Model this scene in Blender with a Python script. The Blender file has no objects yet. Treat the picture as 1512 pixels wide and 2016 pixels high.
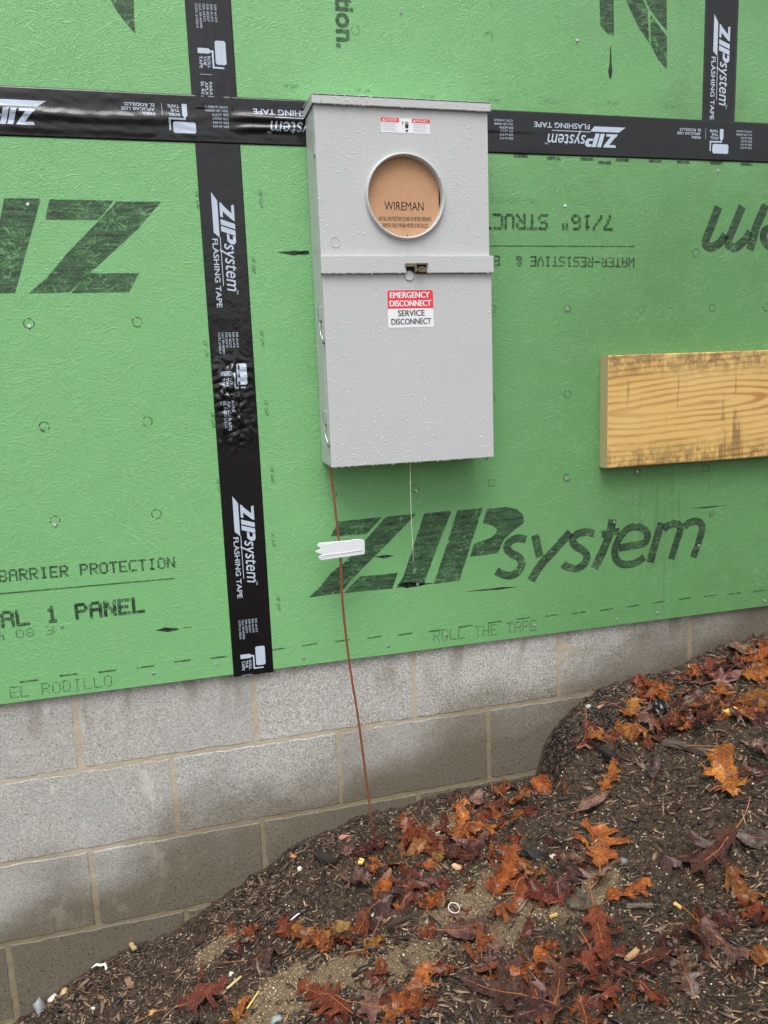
import bpy, bmesh, math, random
import numpy as np
from mathutils import Vector, Matrix, noise as mnoise
from mathutils.geometry import delaunay_2d_cdt

# ------------------------------------------------------------------ camera, light, exposure
S = bpy.context.scene
C = S.collection
CAM = np.array([-0.14662, -1.85014, 0.69357]); YAW, PIT, ROL, F = 0.256239, -0.171258, -0.037439, 1573.7
fw = np.array([math.sin(YAW)*math.cos(PIT), math.cos(YAW)*math.cos(PIT), math.sin(PIT)])
r0 = np.array([math.cos(YAW), -math.sin(YAW), 0.]); u0 = np.cross(r0, fw)
rt = r0*math.cos(ROL) + u0*math.sin(ROL); up = -r0*math.sin(ROL) + u0*math.cos(ROL)
cd = bpy.data.cameras.new('camera'); cam = bpy.data.objects.new('camera', cd); C.objects.link(cam)
cd.sensor_fit = 'VERTICAL'; cd.sensor_height = 36; cd.lens = 36*F/2016; cd.clip_end = 500; cd.clip_start = .05
cam.matrix_world = Matrix(((rt[0], up[0], -fw[0], CAM[0]), (rt[1], up[1], -fw[1], CAM[1]), (rt[2], up[2], -fw[2], CAM[2]), (0, 0, 0, 1)))
S.camera = cam
SUN_EL, SUN_AZ = math.radians(64), math.radians(200)      # azimuth clockwise from +Y (the wall faces -Y)
w = bpy.data.worlds.new('World'); S.world = w; w.use_nodes = True
wn = w.node_tree.nodes; wl = w.node_tree.links
for n in list(wn): wn.remove(n)
sky = wn.new('ShaderNodeTexSky'); sky.sky_type = 'NISHITA'; sky.sun_disc = False
sky.sun_elevation = SUN_EL; sky.sun_rotation = SUN_AZ; sky.dust_density = 4; sky.air_density = 1.2
hs = wn.new('ShaderNodeHueSaturation'); hs.inputs['Saturation'].default_value = .17     # cloud cover: grey rather than blue
bgn = wn.new('ShaderNodeBackground'); bgn.inputs[1].default_value = .14
wo = wn.new('ShaderNodeOutputWorld')
wl.new(sky.outputs[0], hs.inputs['Color']); wl.new(hs.outputs[0], bgn.inputs[0]); wl.new(bgn.outputs[0], wo.inputs[0])
sd = bpy.data.lights.new('sun', 'SUN'); sd.energy = 1.5; sd.angle = math.radians(40); sd.color = (1, .975, .94)
sun = bpy.data.objects.new('sun', sd); C.objects.link(sun)
sv = Vector((math.sin(SUN_AZ)*math.cos(SUN_EL), math.cos(SUN_AZ)*math.cos(SUN_EL), math.sin(SUN_EL)))
sun.rotation_euler = sv.to_track_quat('Z', 'Y').to_euler(); sun.location = sv*8
S.view_settings.view_transform = 'Standard'; S.view_settings.look = 'None'
S.view_settings.exposure = 0.46; S.view_settings.gamma = 1; S.view_settings.use_curve_mapping = False
S.render.resolution_x, S.render.resolution_y = 768, 1024

random.seed(7); rng = np.random.default_rng(7)
def ray(px, py): return (px-756)/F*rt - (py-1008)/F*up + fw
def wp(px, py, y=0.):                       # photograph point -> (X, Z) on the plane Y=y
    d = ray(px, py); t = (y-CAM[1])/d[1]; P = CAM + d*t; return (P[0], P[2])

# ------------------------------------------------------------------ node helpers
class NT:
    def __init__(s, name, rough=.6):
        s.m = bpy.data.materials.new(name); s.m.use_nodes = True; s.t = s.m.node_tree; s.n = s.t.nodes; s.l = s.t.links
        s.b = s.n['Principled BSDF']; s.out = s.n['Material Output']; s.b.inputs['Roughness'].default_value = rough
        tc = s.n.new('ShaderNodeTexCoord'); s.P = tc.outputs['Object']; s.G = s.n.new('ShaderNodeNewGeometry').outputs['Position']
    def set(s, sock, v):
        if hasattr(v, 'is_output') or isinstance(v, bpy.types.NodeSocket): s.l.new(v, sock)
        else:
            if sock.type == 'RGBA' and len(v) == 3: v = (*v, 1)
            sock.default_value = v
    def map(s, scale=(1, 1, 1), rot=(0, 0, 0), loc=(0, 0, 0), src=None):
        m = s.n.new('ShaderNodeMapping'); s.set(m.inputs[0], src or s.G)
        m.inputs['Location'].default_value = loc; m.inputs['Rotation'].default_value = rot; m.inputs['Scale'].default_value = scale
        return m.outputs[0]
    def noise(s, vec, sc, det=3, ro=.5, typ='FBM', dist=0, lac=2, col=False):
        n = s.n.new('ShaderNodeTexNoise'); n.noise_type = typ; s.set(n.inputs['Vector'], vec)
        n.inputs['Scale'].default_value = sc; n.inputs['Detail'].default_value = det; n.inputs['Roughness'].default_value = ro
        n.inputs['Distortion'].default_value = dist; n.inputs['Lacunarity'].default_value = lac
        return n.outputs['Color' if col else 'Fac']
    def vor(s, vec, sc, feat='F1', out='Distance', rand=1):
        n = s.n.new('ShaderNodeTexVoronoi'); n.feature = feat; s.set(n.inputs['Vector'], vec); n.inputs['Scale'].default_value = sc
        n.inputs['Randomness'].default_value = rand
        return n.outputs[out]
    def ma(s, op, a, b=0., c=None, cl=False):
        n = s.n.new('ShaderNodeMath'); n.operation = op; n.use_clamp = cl
        s.set(n.inputs[0], a); s.set(n.inputs[1], b)
        if c is not None: s.set(n.inputs[2], c)
        return n.outputs[0]
    def rng(s, v, a, b, c=0., d=1., smooth=True):
        n = s.n.new('ShaderNodeMapRange'); n.interpolation_type = 'SMOOTHSTEP' if smooth else 'LINEAR'
        s.set(n.inputs['Value'], v)
        for k, x in zip(('From Min', 'From Max', 'To Min', 'To Max'), (a, b, c, d)): s.set(n.inputs[k], x)
        return n.outputs[0]
    def mix(s, f, a, b, typ='MIX'):
        n = s.n.new('ShaderNodeMix'); n.data_type = 'RGBA'; n.blend_type = typ
        s.set(n.inputs[0], f); s.set(n.inputs[6], a); s.set(n.inputs[7], b); return n.outputs[2]
    def ramp(s, f, stops):
        n = s.n.new('ShaderNodeValToRGB'); s.set(n.inputs[0], f); e = n.color_ramp.elements
        while len(e) < len(stops): e.new(.5)
        for k, (p, c) in enumerate(stops): e[k].position = p; e[k].color = (*c, 1)
        return n.outputs[0]
    def sep(s, v):
        n = s.n.new('ShaderNodeSeparateXYZ'); s.set(n.inputs[0], v); return n.outputs
    def bump(s, h, st=.5, dist=.001, prev=None):
        n = s.n.new('ShaderNodeBump'); n.inputs['Strength'].default_value = st; n.inputs['Distance'].default_value = dist
        s.set(n.inputs['Height'], h)
        if prev: s.set(n.inputs['Normal'], prev)
        return n.outputs[0]
    def fin(s, col=None, rough=None, nrm=None, **kw):
        if col is not None: s.set(s.b.inputs['Base Color'], col)
        if rough is not None: s.set(s.b.inputs['Roughness'], rough)
        if nrm is not None: s.set(s.b.inputs['Normal'], nrm)
        for k, v in kw.items(): s.set(s.b.inputs[k.replace('_', ' ')], v)
        return s.m

# ------------------------------------------------------------------ materials
def sheath_bump(N):
    hs_ = []
    for k, (ang, sc) in enumerate([(12, 15), (38, 13), (-34, 14), (66, 12), (-60, 13), (-12, 18), (24, 26)]):
        v = N.map(scale=(1, 1, 6.5), loc=(k*3.1, 0, k*1.7), src=N.map(rot=(0, math.radians(ang), 0)))
        n = N.noise(v, sc, 2, .55, dist=.35)
        n = N.ma('ABSOLUTE', N.ma('SUBTRACT', n, .5))
        n = N.rng(n, 0., .030, 1., 0.)
        m = N.rng(N.noise(N.map(loc=(k*5., 1, 2)), 13, 1), .44, .60)
        hs_.append(N.ma('MULTIPLY', n, m))
    h = hs_[0]
    for x in hs_[1:]: h = N.ma('MAXIMUM', h, x)
    big = N.noise(N.map(scale=(1, 1, 1.5), loc=(4, 0, 9)), 17, 3, .55)
    wv = N.ma('SINE', N.ma('MULTIPLY', N.sep(N.G)[2], 2300.))
    wvm = N.rng(N.noise(N.G, 4, 1), .4, .6, .0, .10)
    h = N.ma('ADD', N.ma('MULTIPLY', h, .85), N.ma('ADD', N.ma('MULTIPLY', big, .6), N.ma('MULTIPLY', wv, wvm)))
    fine = N.noise(N.map(scale=(1, 1, 1.6)), 210, 2)
    h = N.ma('ADD', h, N.ma('MULTIPLY', fine, .4))
    return h
def m_sheath():
    N = NT('green_sheathing', .55)
    h = sheath_bump(N)
    P = N.sep(N.G)
    n1 = N.noise(N.G, 2.2, 4, .6); n2 = N.noise(N.map(scale=(1, 1, .5)), 9, 4, .65)
    base = N.mix(n1, (.170, .445, .172), (.212, .505, .20))
    base = N.mix(N.rng(n2, .35, .75, 0., .3), base, (.20, .45, .185))
    # muddy film on the right hand panel (thin brown wash splashed by rain)
    dirt = N.ma('MULTIPLY', N.rng(P[0], .45, 1.35), N.rng(N.noise(N.map(loc=(3, 3, 3)), 3.6, 4, .6), .38, .68), cl=True)
    base = N.mix(N.ma('MULTIPLY', dirt, .55), base, (.125, .20, .075))
    vignette_dirt = N.ma('MULTIPLY', N.rng(P[0], .1, 1.2, .0, .72), N.rng(P[2], 1.35, 1.0, 0.45, 1.))  # smooth darkening to the right: vignetting put into the green, along with wet dirt
    base = N.mix(vignette_dirt, base, (.085, .225, .07))
    run = N.ma('MULTIPLY', N.rng(N.noise(N.map(scale=(1, 1, .03)), 70, 3, .6), .55, .68, 0, .3), N.ma('MULTIPLY', N.rng(P[0], .93, 1.02), N.ma('MULTIPLY', N.rng(P[0], 1.32, 1.2), N.rng(P[2], .46, .42))))
    base = N.mix(run, base, (.05, .12, .045))
    # scuffs near the bottom edge
    sc = N.ma('MULTIPLY', N.rng(N.noise(N.map(scale=(1, 1, 6), rot=(0, .2, 0)), 30, 3, .7), .66, .72), N.rng(P[2], .06, .02))
    base = N.mix(N.ma('MULTIPLY', sc, .6), base, (.55, .62, .42))
    sp = N.rng(N.noise(N.G, 240, 1), .70, .78, 0, .5)
    base = N.mix(sp, base, (.07, .22, .07))
    crease = N.rng(h, .9, 1.5, 0., .16)
    base = N.mix(crease, base, (.36, .66, .36))
    return N.fin(base, .52, N.bump(h, .50, .0015), Specular_IOR_Level=.5)
def m_ink(name, dens, streak, col=(.022, .045, .028)):
    N = NT(name, .55)
    h = sheath_bump(N)
    st = N.noise(N.map(scale=(1, 1, 7 if streak else 1)), 16 if streak else 60, 5, .75)
    fi = N.noise(N.map(scale=(1, 1, 2)), 420, 2, .6)
    a = N.ma('ADD', N.ma('MULTIPLY', st, .75), N.ma('MULTIPLY', fi, .45))
    a = N.rng(a, .34, .80, dens+.22, dens-.42)
    cr = N.rng(h, .85, 1.45, 0., .45)
    a = N.ma('SUBTRACT', a, cr, cl=True)
    tr = N.n.new('ShaderNodeBsdfTransparent'); mx = N.n.new('ShaderNodeMixShader')
    N.l.new(a, mx.inputs[0]); N.l.new(tr.outputs[0], mx.inputs[1]); N.l.new(N.b.outputs[0], mx.inputs[2]); N.l.new(mx.outputs[0], N.out.inputs[0])
    return N.fin(col, .5, N.bump(h, .62, .0015))
def m_tape():
    N = NT('black_tape', .3)
    wr = N.noise(N.map(scale=(1, 1, 1.)), 22, 3, .6)
    fine = N.noise(N.G, 700, 2)
    drops = N.rng(N.vor(N.G, 210), .0, .34, 1, 0)
    dm = N.rng(N.noise(N.G, 14, 2), .52, .62)
    h = N.ma('ADD', N.ma('MULTIPLY', wr, 2.), N.ma('ADD', N.ma('MULTIPLY', fine, .06), N.ma('MULTIPLY', N.ma('MULTIPLY', drops, dm), .35)))
    pz = N.sep(N.G); ro = N.ma('ADD', N.rng(N.noise(N.map(scale=(1, 1, 1)), 9, 3), .35, .7, .09, .2), N.ma('MULTIPLY', N.rng(pz[2], 1.1, 1.3, 0, .12), N.rng(pz[0], .3, .0)))
    return N.fin((.0035, .0035, .0045), ro, N.bump(h, .55, .0014), Specular_IOR_Level=.55)
def plain(name, col, rough=.5, var=.08, sc=60, bs=.15, bd=.0004, **kw):
    N = NT(name, rough); n = N.noise(N.G, sc, 3, .6)
    c = N.mix(n, tuple(max(0, x*(1-var)) for x in col), tuple(min(1, x*(1+var)) for x in col))
    nr = N.bump(N.noise(N.G, sc*4, 3), bs, bd)
    return N.fin(c, rough, nr, **kw)
def m_paint():
    N = NT('grey_enamel', .38)
    h = N.noise(N.G, 520, 2, .5); big = N.noise(N.G, 6, 2)
    run = N.noise(N.map(scale=(1, 1, .08)), 120, 2)
    c = N.mix(big, (.50, .52, .52), (.54, .555, .555)); c = N.mix(N.rng(run, .55, .7, 0, .15), c, (.43, .46, .47))
    return N.fin(c, N.rng(run, .3, .7, .3, .48), N.bump(h, .12, .0003), Specular_IOR_Level=.45)
def m_block():
    N = NT('concrete_block', .9)
    P = N.sep(N.G)
    g1 = N.noise(N.G, 250, 3, .8); g2 = N.noise(N.G, 110, 3, .65); g3 = N.noise(N.G, 5, 3, .6)
    oi = N.n.new('ShaderNodeObjectInfo').outputs['Random']
    c = N.ramp(g1, [(.31, (.085, .08, .07)), (.44, (.39, .38, .35)), (.57, (.54, .53, .50)), (.70, (.90, .89, .86))])
    c = N.mix(N.rng(oi, 0, 1, 0., .55, False), c, (.37, .355, .33))
    c = N.mix(N.rng(g3, .4, .75, 0, .3), c, (.36, .37, .385))
    pit = N.rng(N.vor(N.G, 170), .0, .30, 1, 0); pm = N.rng(N.noise(N.G, 120, 1), .46, .56)
    pits = N.ma('MULTIPLY', pit, pm)
    c = N.mix(N.ma('MULTIPLY', pits, .9), c, (.05, .045, .035))
    # efflorescence
    ef = N.ma('MULTIPLY', N.rng(N.noise(N.map(scale=(1.4, 1, .8), loc=(1.3, 0, .4)), 9, 5, .7), .56, .72, 0, .7), N.rng(P[0], .15, -.2))
    c = N.mix(ef, c, (.72, .72, .70))
    # brown run stains under the sheathing
    rs = N.ma('MULTIPLY', N.rng(N.noise(N.map(scale=(1, 1, .25)), 16, 3), .53, .68, 0, .55), N.rng(P[2], -.14, -.02))
    c = N.mix(rs, c, (.20, .165, .115))
    # rising damp: wet concrete keeps this edge wherever the light stands
    lim = N.ma('ADD', N.ma('MULTIPLY', P[0], .27), -.315)
    nz = N.ma('ADD', N.ma('MULTIPLY', N.noise(N.map(scale=(1, 1, 1.4), loc=(.0, 0, .0)), 3.4, 4, .55), .42), -.21)
    wet = N.rng(N.ma('ADD', N.ma('SUBTRACT', lim, P[2]), nz), -.10, .13)
    wc = N.mix(1., c, (.40, .365, .29), 'MULTIPLY')
    c = N.mix(wet, c, wc)
    # mud splashed up from the ground
    gl = N.ma('ADD', N.ma('MULTIPLY', P[0], .30), -.50)
    near = N.rng(N.ma('SUBTRACT', P[2], gl), .17, .0)
    mud = N.rng(N.ma('ADD', N.noise(N.map(scale=(1.6, 1, .9), rot=(0, .3, 0)), 150, 2, .6), N.ma('MULTIPLY', near, .10)), .70, .75, 0, .85)
    c = N.mix(N.ma('MULTIPLY', near, .35), c, (.10, .082, .055)); c = N.mix(N.ma('MULTIPLY', mud, near), c, (.03, .022, .014))
    h = N.ma('SUBTRACT', N.ma('ADD', N.ma('MULTIPLY', g1, .6), N.ma('MULTIPLY', g2, .6)), N.ma('MULTIPLY', pits, .9))
    return N.fin(c, N.rng(wet, 0, 1, .92, .6), N.bump(h, .75, .0018))
def m_mortar():
    N = NT('mortar', .9); P = N.sep(N.G)
    g = N.noise(N.G, 260, 3, .7); b = N.noise(N.G, 14, 3, .6)
    c = N.mix(g, (.36, .315, .235), (.58, .525, .42)); c = N.mix(N.rng(b, .4, .65, 0, .6), c, (.44, .37, .26))
    lim = N.ma('ADD', N.ma('MULTIPLY', P[0], .27), -.315)
    nz = N.ma('ADD', N.ma('MULTIPLY', N.noise(N.map(scale=(1, 1, 1.4)), 3.4, 4, .55), .42), -.21)
    wet = N.rng(N.ma('ADD', N.ma('SUBTRACT', lim, P[2]), nz), -.10, .13)
    c = N.mix(wet, c, N.mix(1., c, (.50, .46, .38), 'MULTIPLY'))
    ck = N.rng(N.noise(N.map(scale=(1, 1, 3)), 90, 3, .7), .68, .74, 0, .7)
    c = N.mix(ck, c, (.05, .035, .02))
    return N.fin(c, .9, N.bump(N.ma('SUBTRACT', g, ck), .8, .002))
def m_ground():
    N = NT('wet_soil', .7)
    g = N.noise(N.G, 420, 3, .75); m_ = N.noise(N.G, 90, 4, .7); b = N.noise(N.map(loc=(2, 5, 0)), 7, 4, .65)
    c = N.ramp(N.ma('ADD', N.ma('MULTIPLY', g, .55), N.ma('MULTIPLY', m_, .45)), [(.36, (.012, .009, .006)), (.52, (.058, .037, .022)), (.63, (.16, .105, .064)), (.71, (.36, .27, .18))])
    P = N.sep(N.G)
    def spot(x, y, rx, ry):
        dx = N.ma('DIVIDE', N.ma('SUBTRACT', P[0], x), rx); dy = N.ma('DIVIDE', N.ma('SUBTRACT', P[1], y), ry)
        return N.ma('ADD', N.ma('MULTIPLY', dx, dx), N.ma('MULTIPLY', dy, dy))
    dd = None
    for s_ in SAND:
        q = spot(*s_); dd = q if dd is None else N.ma('MINIMUM', dd, q)
    sand = N.rng(N.ma('ADD', dd, N.ma('MULTIPLY', N.ma('SUBTRACT', b, .5), 3.4)), 1.3, .5)
    sc = N.ramp(g, [(.3, (.10, .066, .035)), (.5, (.33, .235, .13)), (.68, (.58, .45, .28))])
    c = N.mix(N.ma('MULTIPLY', sand, .5), c, sc)
    wet = N.rng(m_, .4, .6, .22, .7)
    return N.fin(c, wet, N.bump(N.ma('ADD', g, m_), 1., .005))
def m_leaf():
    N = NT('wet_leaf', .3)
    oi = N.n.new('ShaderNodeObjectInfo'); col = oi.outputs['Color']
    n = N.noise(N.P, 7, 4, .7); f = N.noise(N.P, 38, 3, .7)
    off = N.n.new('ShaderNodeVectorMath'); off.operation = 'ADD'; N.l.new(N.P, off.inputs[0]); N.l.new(oi.outputs['Random'], off.inputs[1])
    n = N.noise(off.outputs[0], 4.5, 4, .7)
    c = N.mix(N.rng(n, .38, .66), N.mix(1., col, (.42, .30, .30), 'MULTIPLY'), col)
    c = N.mix(N.rng(f, .58, .70, 0, .6), c, (.045, .016, .010))
    P = N.sep(N.P)
    side = N.ma('SUBTRACT', P[0], N.ma('MULTIPLY', N.ma('ABSOLUTE', P[1]), .8))
    vein = N.rng(N.ma('ABSOLUTE', N.ma('SUBTRACT', N.ma('FRACT', N.ma('MULTIPLY', side, 9.)), .5)), .0, .07, 1, 0)
    c = N.mix(N.ma('MULTIPLY', vein, .30), c, N.mix(1., col, (1.5, 1.6, 1.7), 'MULTIPLY'))
    h = N.ma('ADD', N.ma('MULTIPLY', f, .5), N.ma('MULTIPLY', vein, .6))
    ro = N.rng(n, .35, .7, .10, .38)
    m = N.fin(c, ro, N.bump(h, .9, .035), Specular_IOR_Level=.8, Coat_Weight=.3, Coat_Roughness=.1)
    return m
def m_wood():
    N = NT('sawn_pine', .6)
    P = N.sep(N.G)
    wob = N.noise(N.map(scale=(.9, 1, 3.)), 3.2, 3, .5)
    x = N.ma('SUBTRACT', P[0], 1.17); z = N.ma('SUBTRACT', P[2], .585)
    # flat-sawn cathedral figure opening to the right
    zz = N.ma('ABSOLUTE', N.ma('ADD', z, N.ma('MULTIPLY', x, -.05)))
    hyp = N.ma('SQRT', N.ma('ADD', N.ma('MULTIPLY', zz, zz), N.ma('MULTIPLY', N.ma('MULTIPLY', x, x), .004)))
    ph = N.ma('ADD', N.ma('MULTIPLY', hyp, 400.), N.ma('MULTIPLY', wob, 17.))
    s = N.ma('SINE', ph); s = N.rng(s, -.6, 1., 0, 1)
    s = N.ma('POWER', s, 1.6)
    c = N.mix(N.ma('MULTIPLY', s, N.rng(N.noise(N.map(scale=(.6, 1, 2)), 7, 2), .35, .65, .35, .95)), (.72, .47, .155), (.44, .215, .05))
    gr = N.noise(N.map(scale=(1, 1, 26)), 26, 4, .7)
    c = N.mix(N.rng(gr, .45, .75, 0, .4), c, (.40, .23, .09))
    c = N.mix(N.rng(N.noise(N.G, 5, 2), .4, .7, 0, .3), c, (.78, .56, .25))
    st = N.rng(N.noise(N.map(scale=(1, 1, .07)), 46, 3, .6), .58, .70, 0, .6)
    edge = N.ma('MAXIMUM', N.rng(P[2], .64, .70), N.rng(P[2], .51, .45))
    ns = N.noise(N.map(scale=(1.6, 1, 1.)), 40, 5, .75)
    grime = N.ma('MULTIPLY', edge, N.rng(ns, .36, .62))
    grime = N.ma('MAXIMUM', N.ma('MULTIPLY', grime, .62), N.ma('MULTIPLY', st, N.rng(N.noise(N.G, 13, 3), .42, .6)))
    c = N.mix(grime, c, (.075, .038, .018))
    nrm = N.bump(N.ma('ADD', gr, N.ma('MULTIPLY', s, .4)), .5, .001)
    return N.fin(c, .55, nrm)
def m_endgrain():
    N = NT('pine_end_grain', .8)
    v = N.map(rot=(0, .5, 0)); P = N.sep(v)
    s = N.ma('SINE', N.ma('ADD', N.ma('MULTIPLY', N.ma('ADD', P[2], N.ma('MULTIPLY', P[1], 1.1)), 480.), N.ma('MULTIPLY', N.noise(N.G, 20, 2), 7.)))
    c = N.mix(N.rng(s, -.3, .9), (.60, .50, .29), (.48, .38, .20))
    return N.fin(c, .8, N.bump(s, .3, .0008))

# sand patches (x, y, rx, ry), found from the photograph further down with ground()
SAND = []
# ------------------------------------------------------------------ ground shape
_CX = np.array([-60, -1.6, -.654, -.581, -.412, -.239, -.136, .0065, .088, .236, .44, .60, .738, .752, .768, .795, .85, .933, 1.17, 1.32, 1.475, 2.2, 3.2, 80])
_CZ = np.array([-1.35, -1.15, -.83, -.785, -.700, -.635, -.582, -.528, -.472, -.425, -.402, -.408, -.409, -.372, -.318, -.275, -.232, -.188, -.158, -.096, -.077, .02, .06, .06])
def contour(x): return np.interp(x, _CX, _CZ)
def smoothc(x):
    x = np.asarray(x, float); acc = 0
    for d in (-.3, -.2, -.1, 0, .1, .2, .3): acc = acc + contour(x+d)
    return acc/7
def vnoise(x, y, seed=0):
    xi = np.floor(x).astype(np.int64); yi = np.floor(y).astype(np.int64); xf = x-xi; yf = y-yi
    def hsh(a, b):
        n = (a*374761393 + b*668265263 + seed*69069) & 0x7fffffff; n = ((n ^ (n >> 13))*1274126177) & 0x7fffffff
        return ((n ^ (n >> 16)) & 0xffff)/65535.
    u = xf*xf*(3-2*xf); v = yf*yf*(3-2*yf)
    return (hsh(xi, yi)*(1-u)+hsh(xi+1, yi)*u)*(1-v) + (hsh(xi, yi+1)*(1-u)+hsh(xi+1, yi+1)*u)*v
def ground(x, y, fine=True):
    x = np.asarray(x, float); y = np.asarray(y, float); o = np.clip(-y, 0, 100)
    t = np.clip(o/.28, 0, 1); t = t*t*(3-2*t)
    z = contour(x)*(1-t) + smoothc(x)*t - .10*np.minimum(o, 4)
    z = z + .030*(vnoise(x*5, y*5, 1)-.5) + .016*(vnoise(x*14, y*14, 2)-.5)*np.clip(o/.03, .25, 1)
    if fine: z = z + .010*(vnoise(x*45, y*45, 3)-.5) + .006*(vnoise(x*110, y*110, 4)-.5) + .004*(vnoise(x*230, y*230, 5)-.5)
    return z
def gp(px, py):                              # photograph point -> point on the ground
    d = ray(px, py); lo = None
    for k in range(400):
        t = 1.2 + k*.006; P = CAM + d*t
        if P[2] <= float(ground(P[0], P[1], False)): return P
    return P
SAND = [(*gp(px, py)[:2], rx*.75, ry*.8) for px, py, rx, ry in [(640, 1935, .15, .05), (560, 1925, .1, .04), (880, 1625, .07, .03), (900, 1790, .13, .06), (940, 1760, .1, .04), (1010, 1810, .12, .05), (520, 1990, .12, .05), (800, 1890, .14, .05), (420, 1870, .08, .04), (1150, 1760, .12, .06)]]

M = dict(
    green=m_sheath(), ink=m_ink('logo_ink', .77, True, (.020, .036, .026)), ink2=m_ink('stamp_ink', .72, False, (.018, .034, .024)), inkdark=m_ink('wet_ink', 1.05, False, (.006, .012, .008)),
    inkpale=m_ink('faint_ink', .50, False), tape=m_tape(), tprint=plain('tape_print', (.50, .58, .70), .42, .1, 30),
    paint=m_paint(), block=m_block(), mortar=m_mortar(), ground=m_ground(), leaf=m_leaf(), wood=m_wood(), endg=m_endgrain(),
    zinc=plain('zinc', (.50, .53, .52), .4, .2, 90, .3, .0006, Metallic=.7), steel=plain('tarnished_latch', (.22, .18, .12), .35, .4, 160, .4, .001, Metallic=.8),
    dark=plain('dark_cavity', (.012, .012, .012), .8), red=plain('label_red', (.78, .045, .07), .45, .04), white=plain('label_white', (.82, .83, .86), .45, .03),
    black=plain('label_black', (.015, .015, .02), .5), grey=plain('label_grey', (.45, .5, .6), .5),
    card=plain('cardboard', (.54, .31, .175), .85, .12, 70, .35, .0006), cardink=plain('cardboard_print', (.035, .02, .012), .8),
    copper=plain('copper', (.36, .13, .08), .3, .35, 40, .3, .0006, Metallic=.55), plastic=plain('white_plastic', (.74, .76, .78), .35, .03),
    string=plain('string', (.62, .63, .52), .7), osb=plain('osb_edge', (.30, .21, .10), .9, .4, 120, .6, .001),
    drop=None)
N = NT('water_drop', .04); M['drop'] = N.fin((.86, .89, .91), .03, Transmission_Weight=.2, IOR=1.33, Specular_IOR_Level=1.)

# ------------------------------------------------------------------ object helpers
def link(name, me, mat=None, parent=None, **props):
    o = bpy.data.objects.new(name, me); C.objects.link(o)
    if mat is not None and me is not None and not me.materials:
        for m in (mat if isinstance(mat, (list, tuple)) else [mat]): me.materials.append(m)
    if parent: o.parent = parent
    for k, v in props.items(): o[k] = v
    return o
def root(name, label, cat, loc=(0, 0, 0), group=None):
    o = bpy.data.objects.new(name, None); C.objects.link(o); o.location = loc; o['label'] = label; o['category'] = cat
    o.empty_display_size = .05
    if group: o['group'] = group
    return o
def tag(o, label, cat, group=None):
    o['label'] = label; o['category'] = cat
    if group: o['group'] = group
    return o
def mesh_from(name, V, Fc, smooth=False):
    me = bpy.data.meshes.new(name); me.from_pydata([tuple(map(float, v)) for v in V], [], Fc); me.update()
    if smooth: me.shade_smooth()
    return me
def bm_mesh(name, bm, smooth=False):
    me = bpy.data.meshes.new(name); bm.to_mesh(me); bm.free()
    if smooth: me.shade_smooth()
    return me
def box(bm, x0, x1, y0, y1, z0, z1, bev=0., seg=1):
    g = bmesh.ops.create_cube(bm, size=1)['verts']
    for v in g: v.co = Vector(((x0+x1)/2 + v.co.x*(x1-x0), (y0+y1)/2 + v.co.y*(y1-y0), (z0+z1)/2 + v.co.z*(z1-z0)))
    if bev: bmesh.ops.bevel(bm, geom=[e for e in bm.edges if all(v in g for v in e.verts)], offset=bev, segments=seg, affect='EDGES', profile=.6)
def boxmesh(name, *a, bev=0., seg=1):
    bm = bmesh.new(); box(bm, *a, bev=bev, seg=seg); return bm_mesh(name, bm)
def tube(bm, pts, rad, n=8, caps=True):
    pts = [Vector(p) for p in pts]; R = rad if isinstance(rad, (list, tuple)) else [rad]*len(pts); rings = []; prev = None
    for i, p in enumerate(pts):
        t = (pts[min(i+1, len(pts)-1)] - pts[max(i-1, 0)]).normalized()
        a = prev - t*prev.dot(t) if prev else t.orthogonal(); a = a.normalized() if a.length > 1e-6 else t.orthogonal().normalized(); prev = a
        b = t.cross(a)
        rings.append([bm.verts.new(p + (a*math.cos(2*math.pi*k/n) + b*math.sin(2*math.pi*k/n))*R[i]) for k in range(n)])
    for i in range(len(rings)-1):
        for k in range(n): bm.faces.new((rings[i][k], rings[i][(k+1) % n], rings[i+1][(k+1) % n], rings[i+1][k]))
    if caps: bm.faces.new(rings[0][::-1]); bm.faces.new(rings[-1])
def prism(bm, poly, y0, y1):                 # polygon in (x, z), from y0 (front) back to y1
    a = [bm.verts.new((x, y0, z)) for x, z in poly]; b = [bm.verts.new((x, y1, z)) for x, z in poly]; n = len(poly)
    bm.faces.new(a); bm.faces.new(b[::-1])
    for i in range(n): bm.faces.new((a[i], b[i], b[(i+1) % n], a[(i+1) % n]))
    bmesh.ops.recalc_face_normals(bm, faces=bm.faces)

# text: unit-normalised outlines from Blender's own built-in font
_tc = {}
def text_data(txt, bold=0., ref='H'):
    key = (txt, bold, ref)
    if key in _tc: return _tc[key]
    def mk(t):
        cu = bpy.data.curves.new('t', 'FONT'); cu.body = t; cu.offset = bold; cu.resolution_u = 3
        o = bpy.data.objects.new('t', cu); me = bpy.data.meshes.new_from_object(o)
        V = np.array([v.co[:2] for v in me.vertices]) if len(me.vertices) else np.zeros((1, 2)); Fc = [tuple(p.vertices) for p in me.polygons]
        bpy.data.meshes.remove(me); bpy.data.objects.remove(o); bpy.data.curves.remove(cu); return V, Fc
    V, Fc = mk(txt); Hh = mk(ref)[0][:, 1].max()
    x0, x1 = V[:, 0].min(), V[:, 0].max()
    V = np.stack([(V[:, 0]-x0)/(x1-x0), V[:, 1]/Hh], 1)
    _tc[key] = (V, Fc); return _tc[key]
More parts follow.
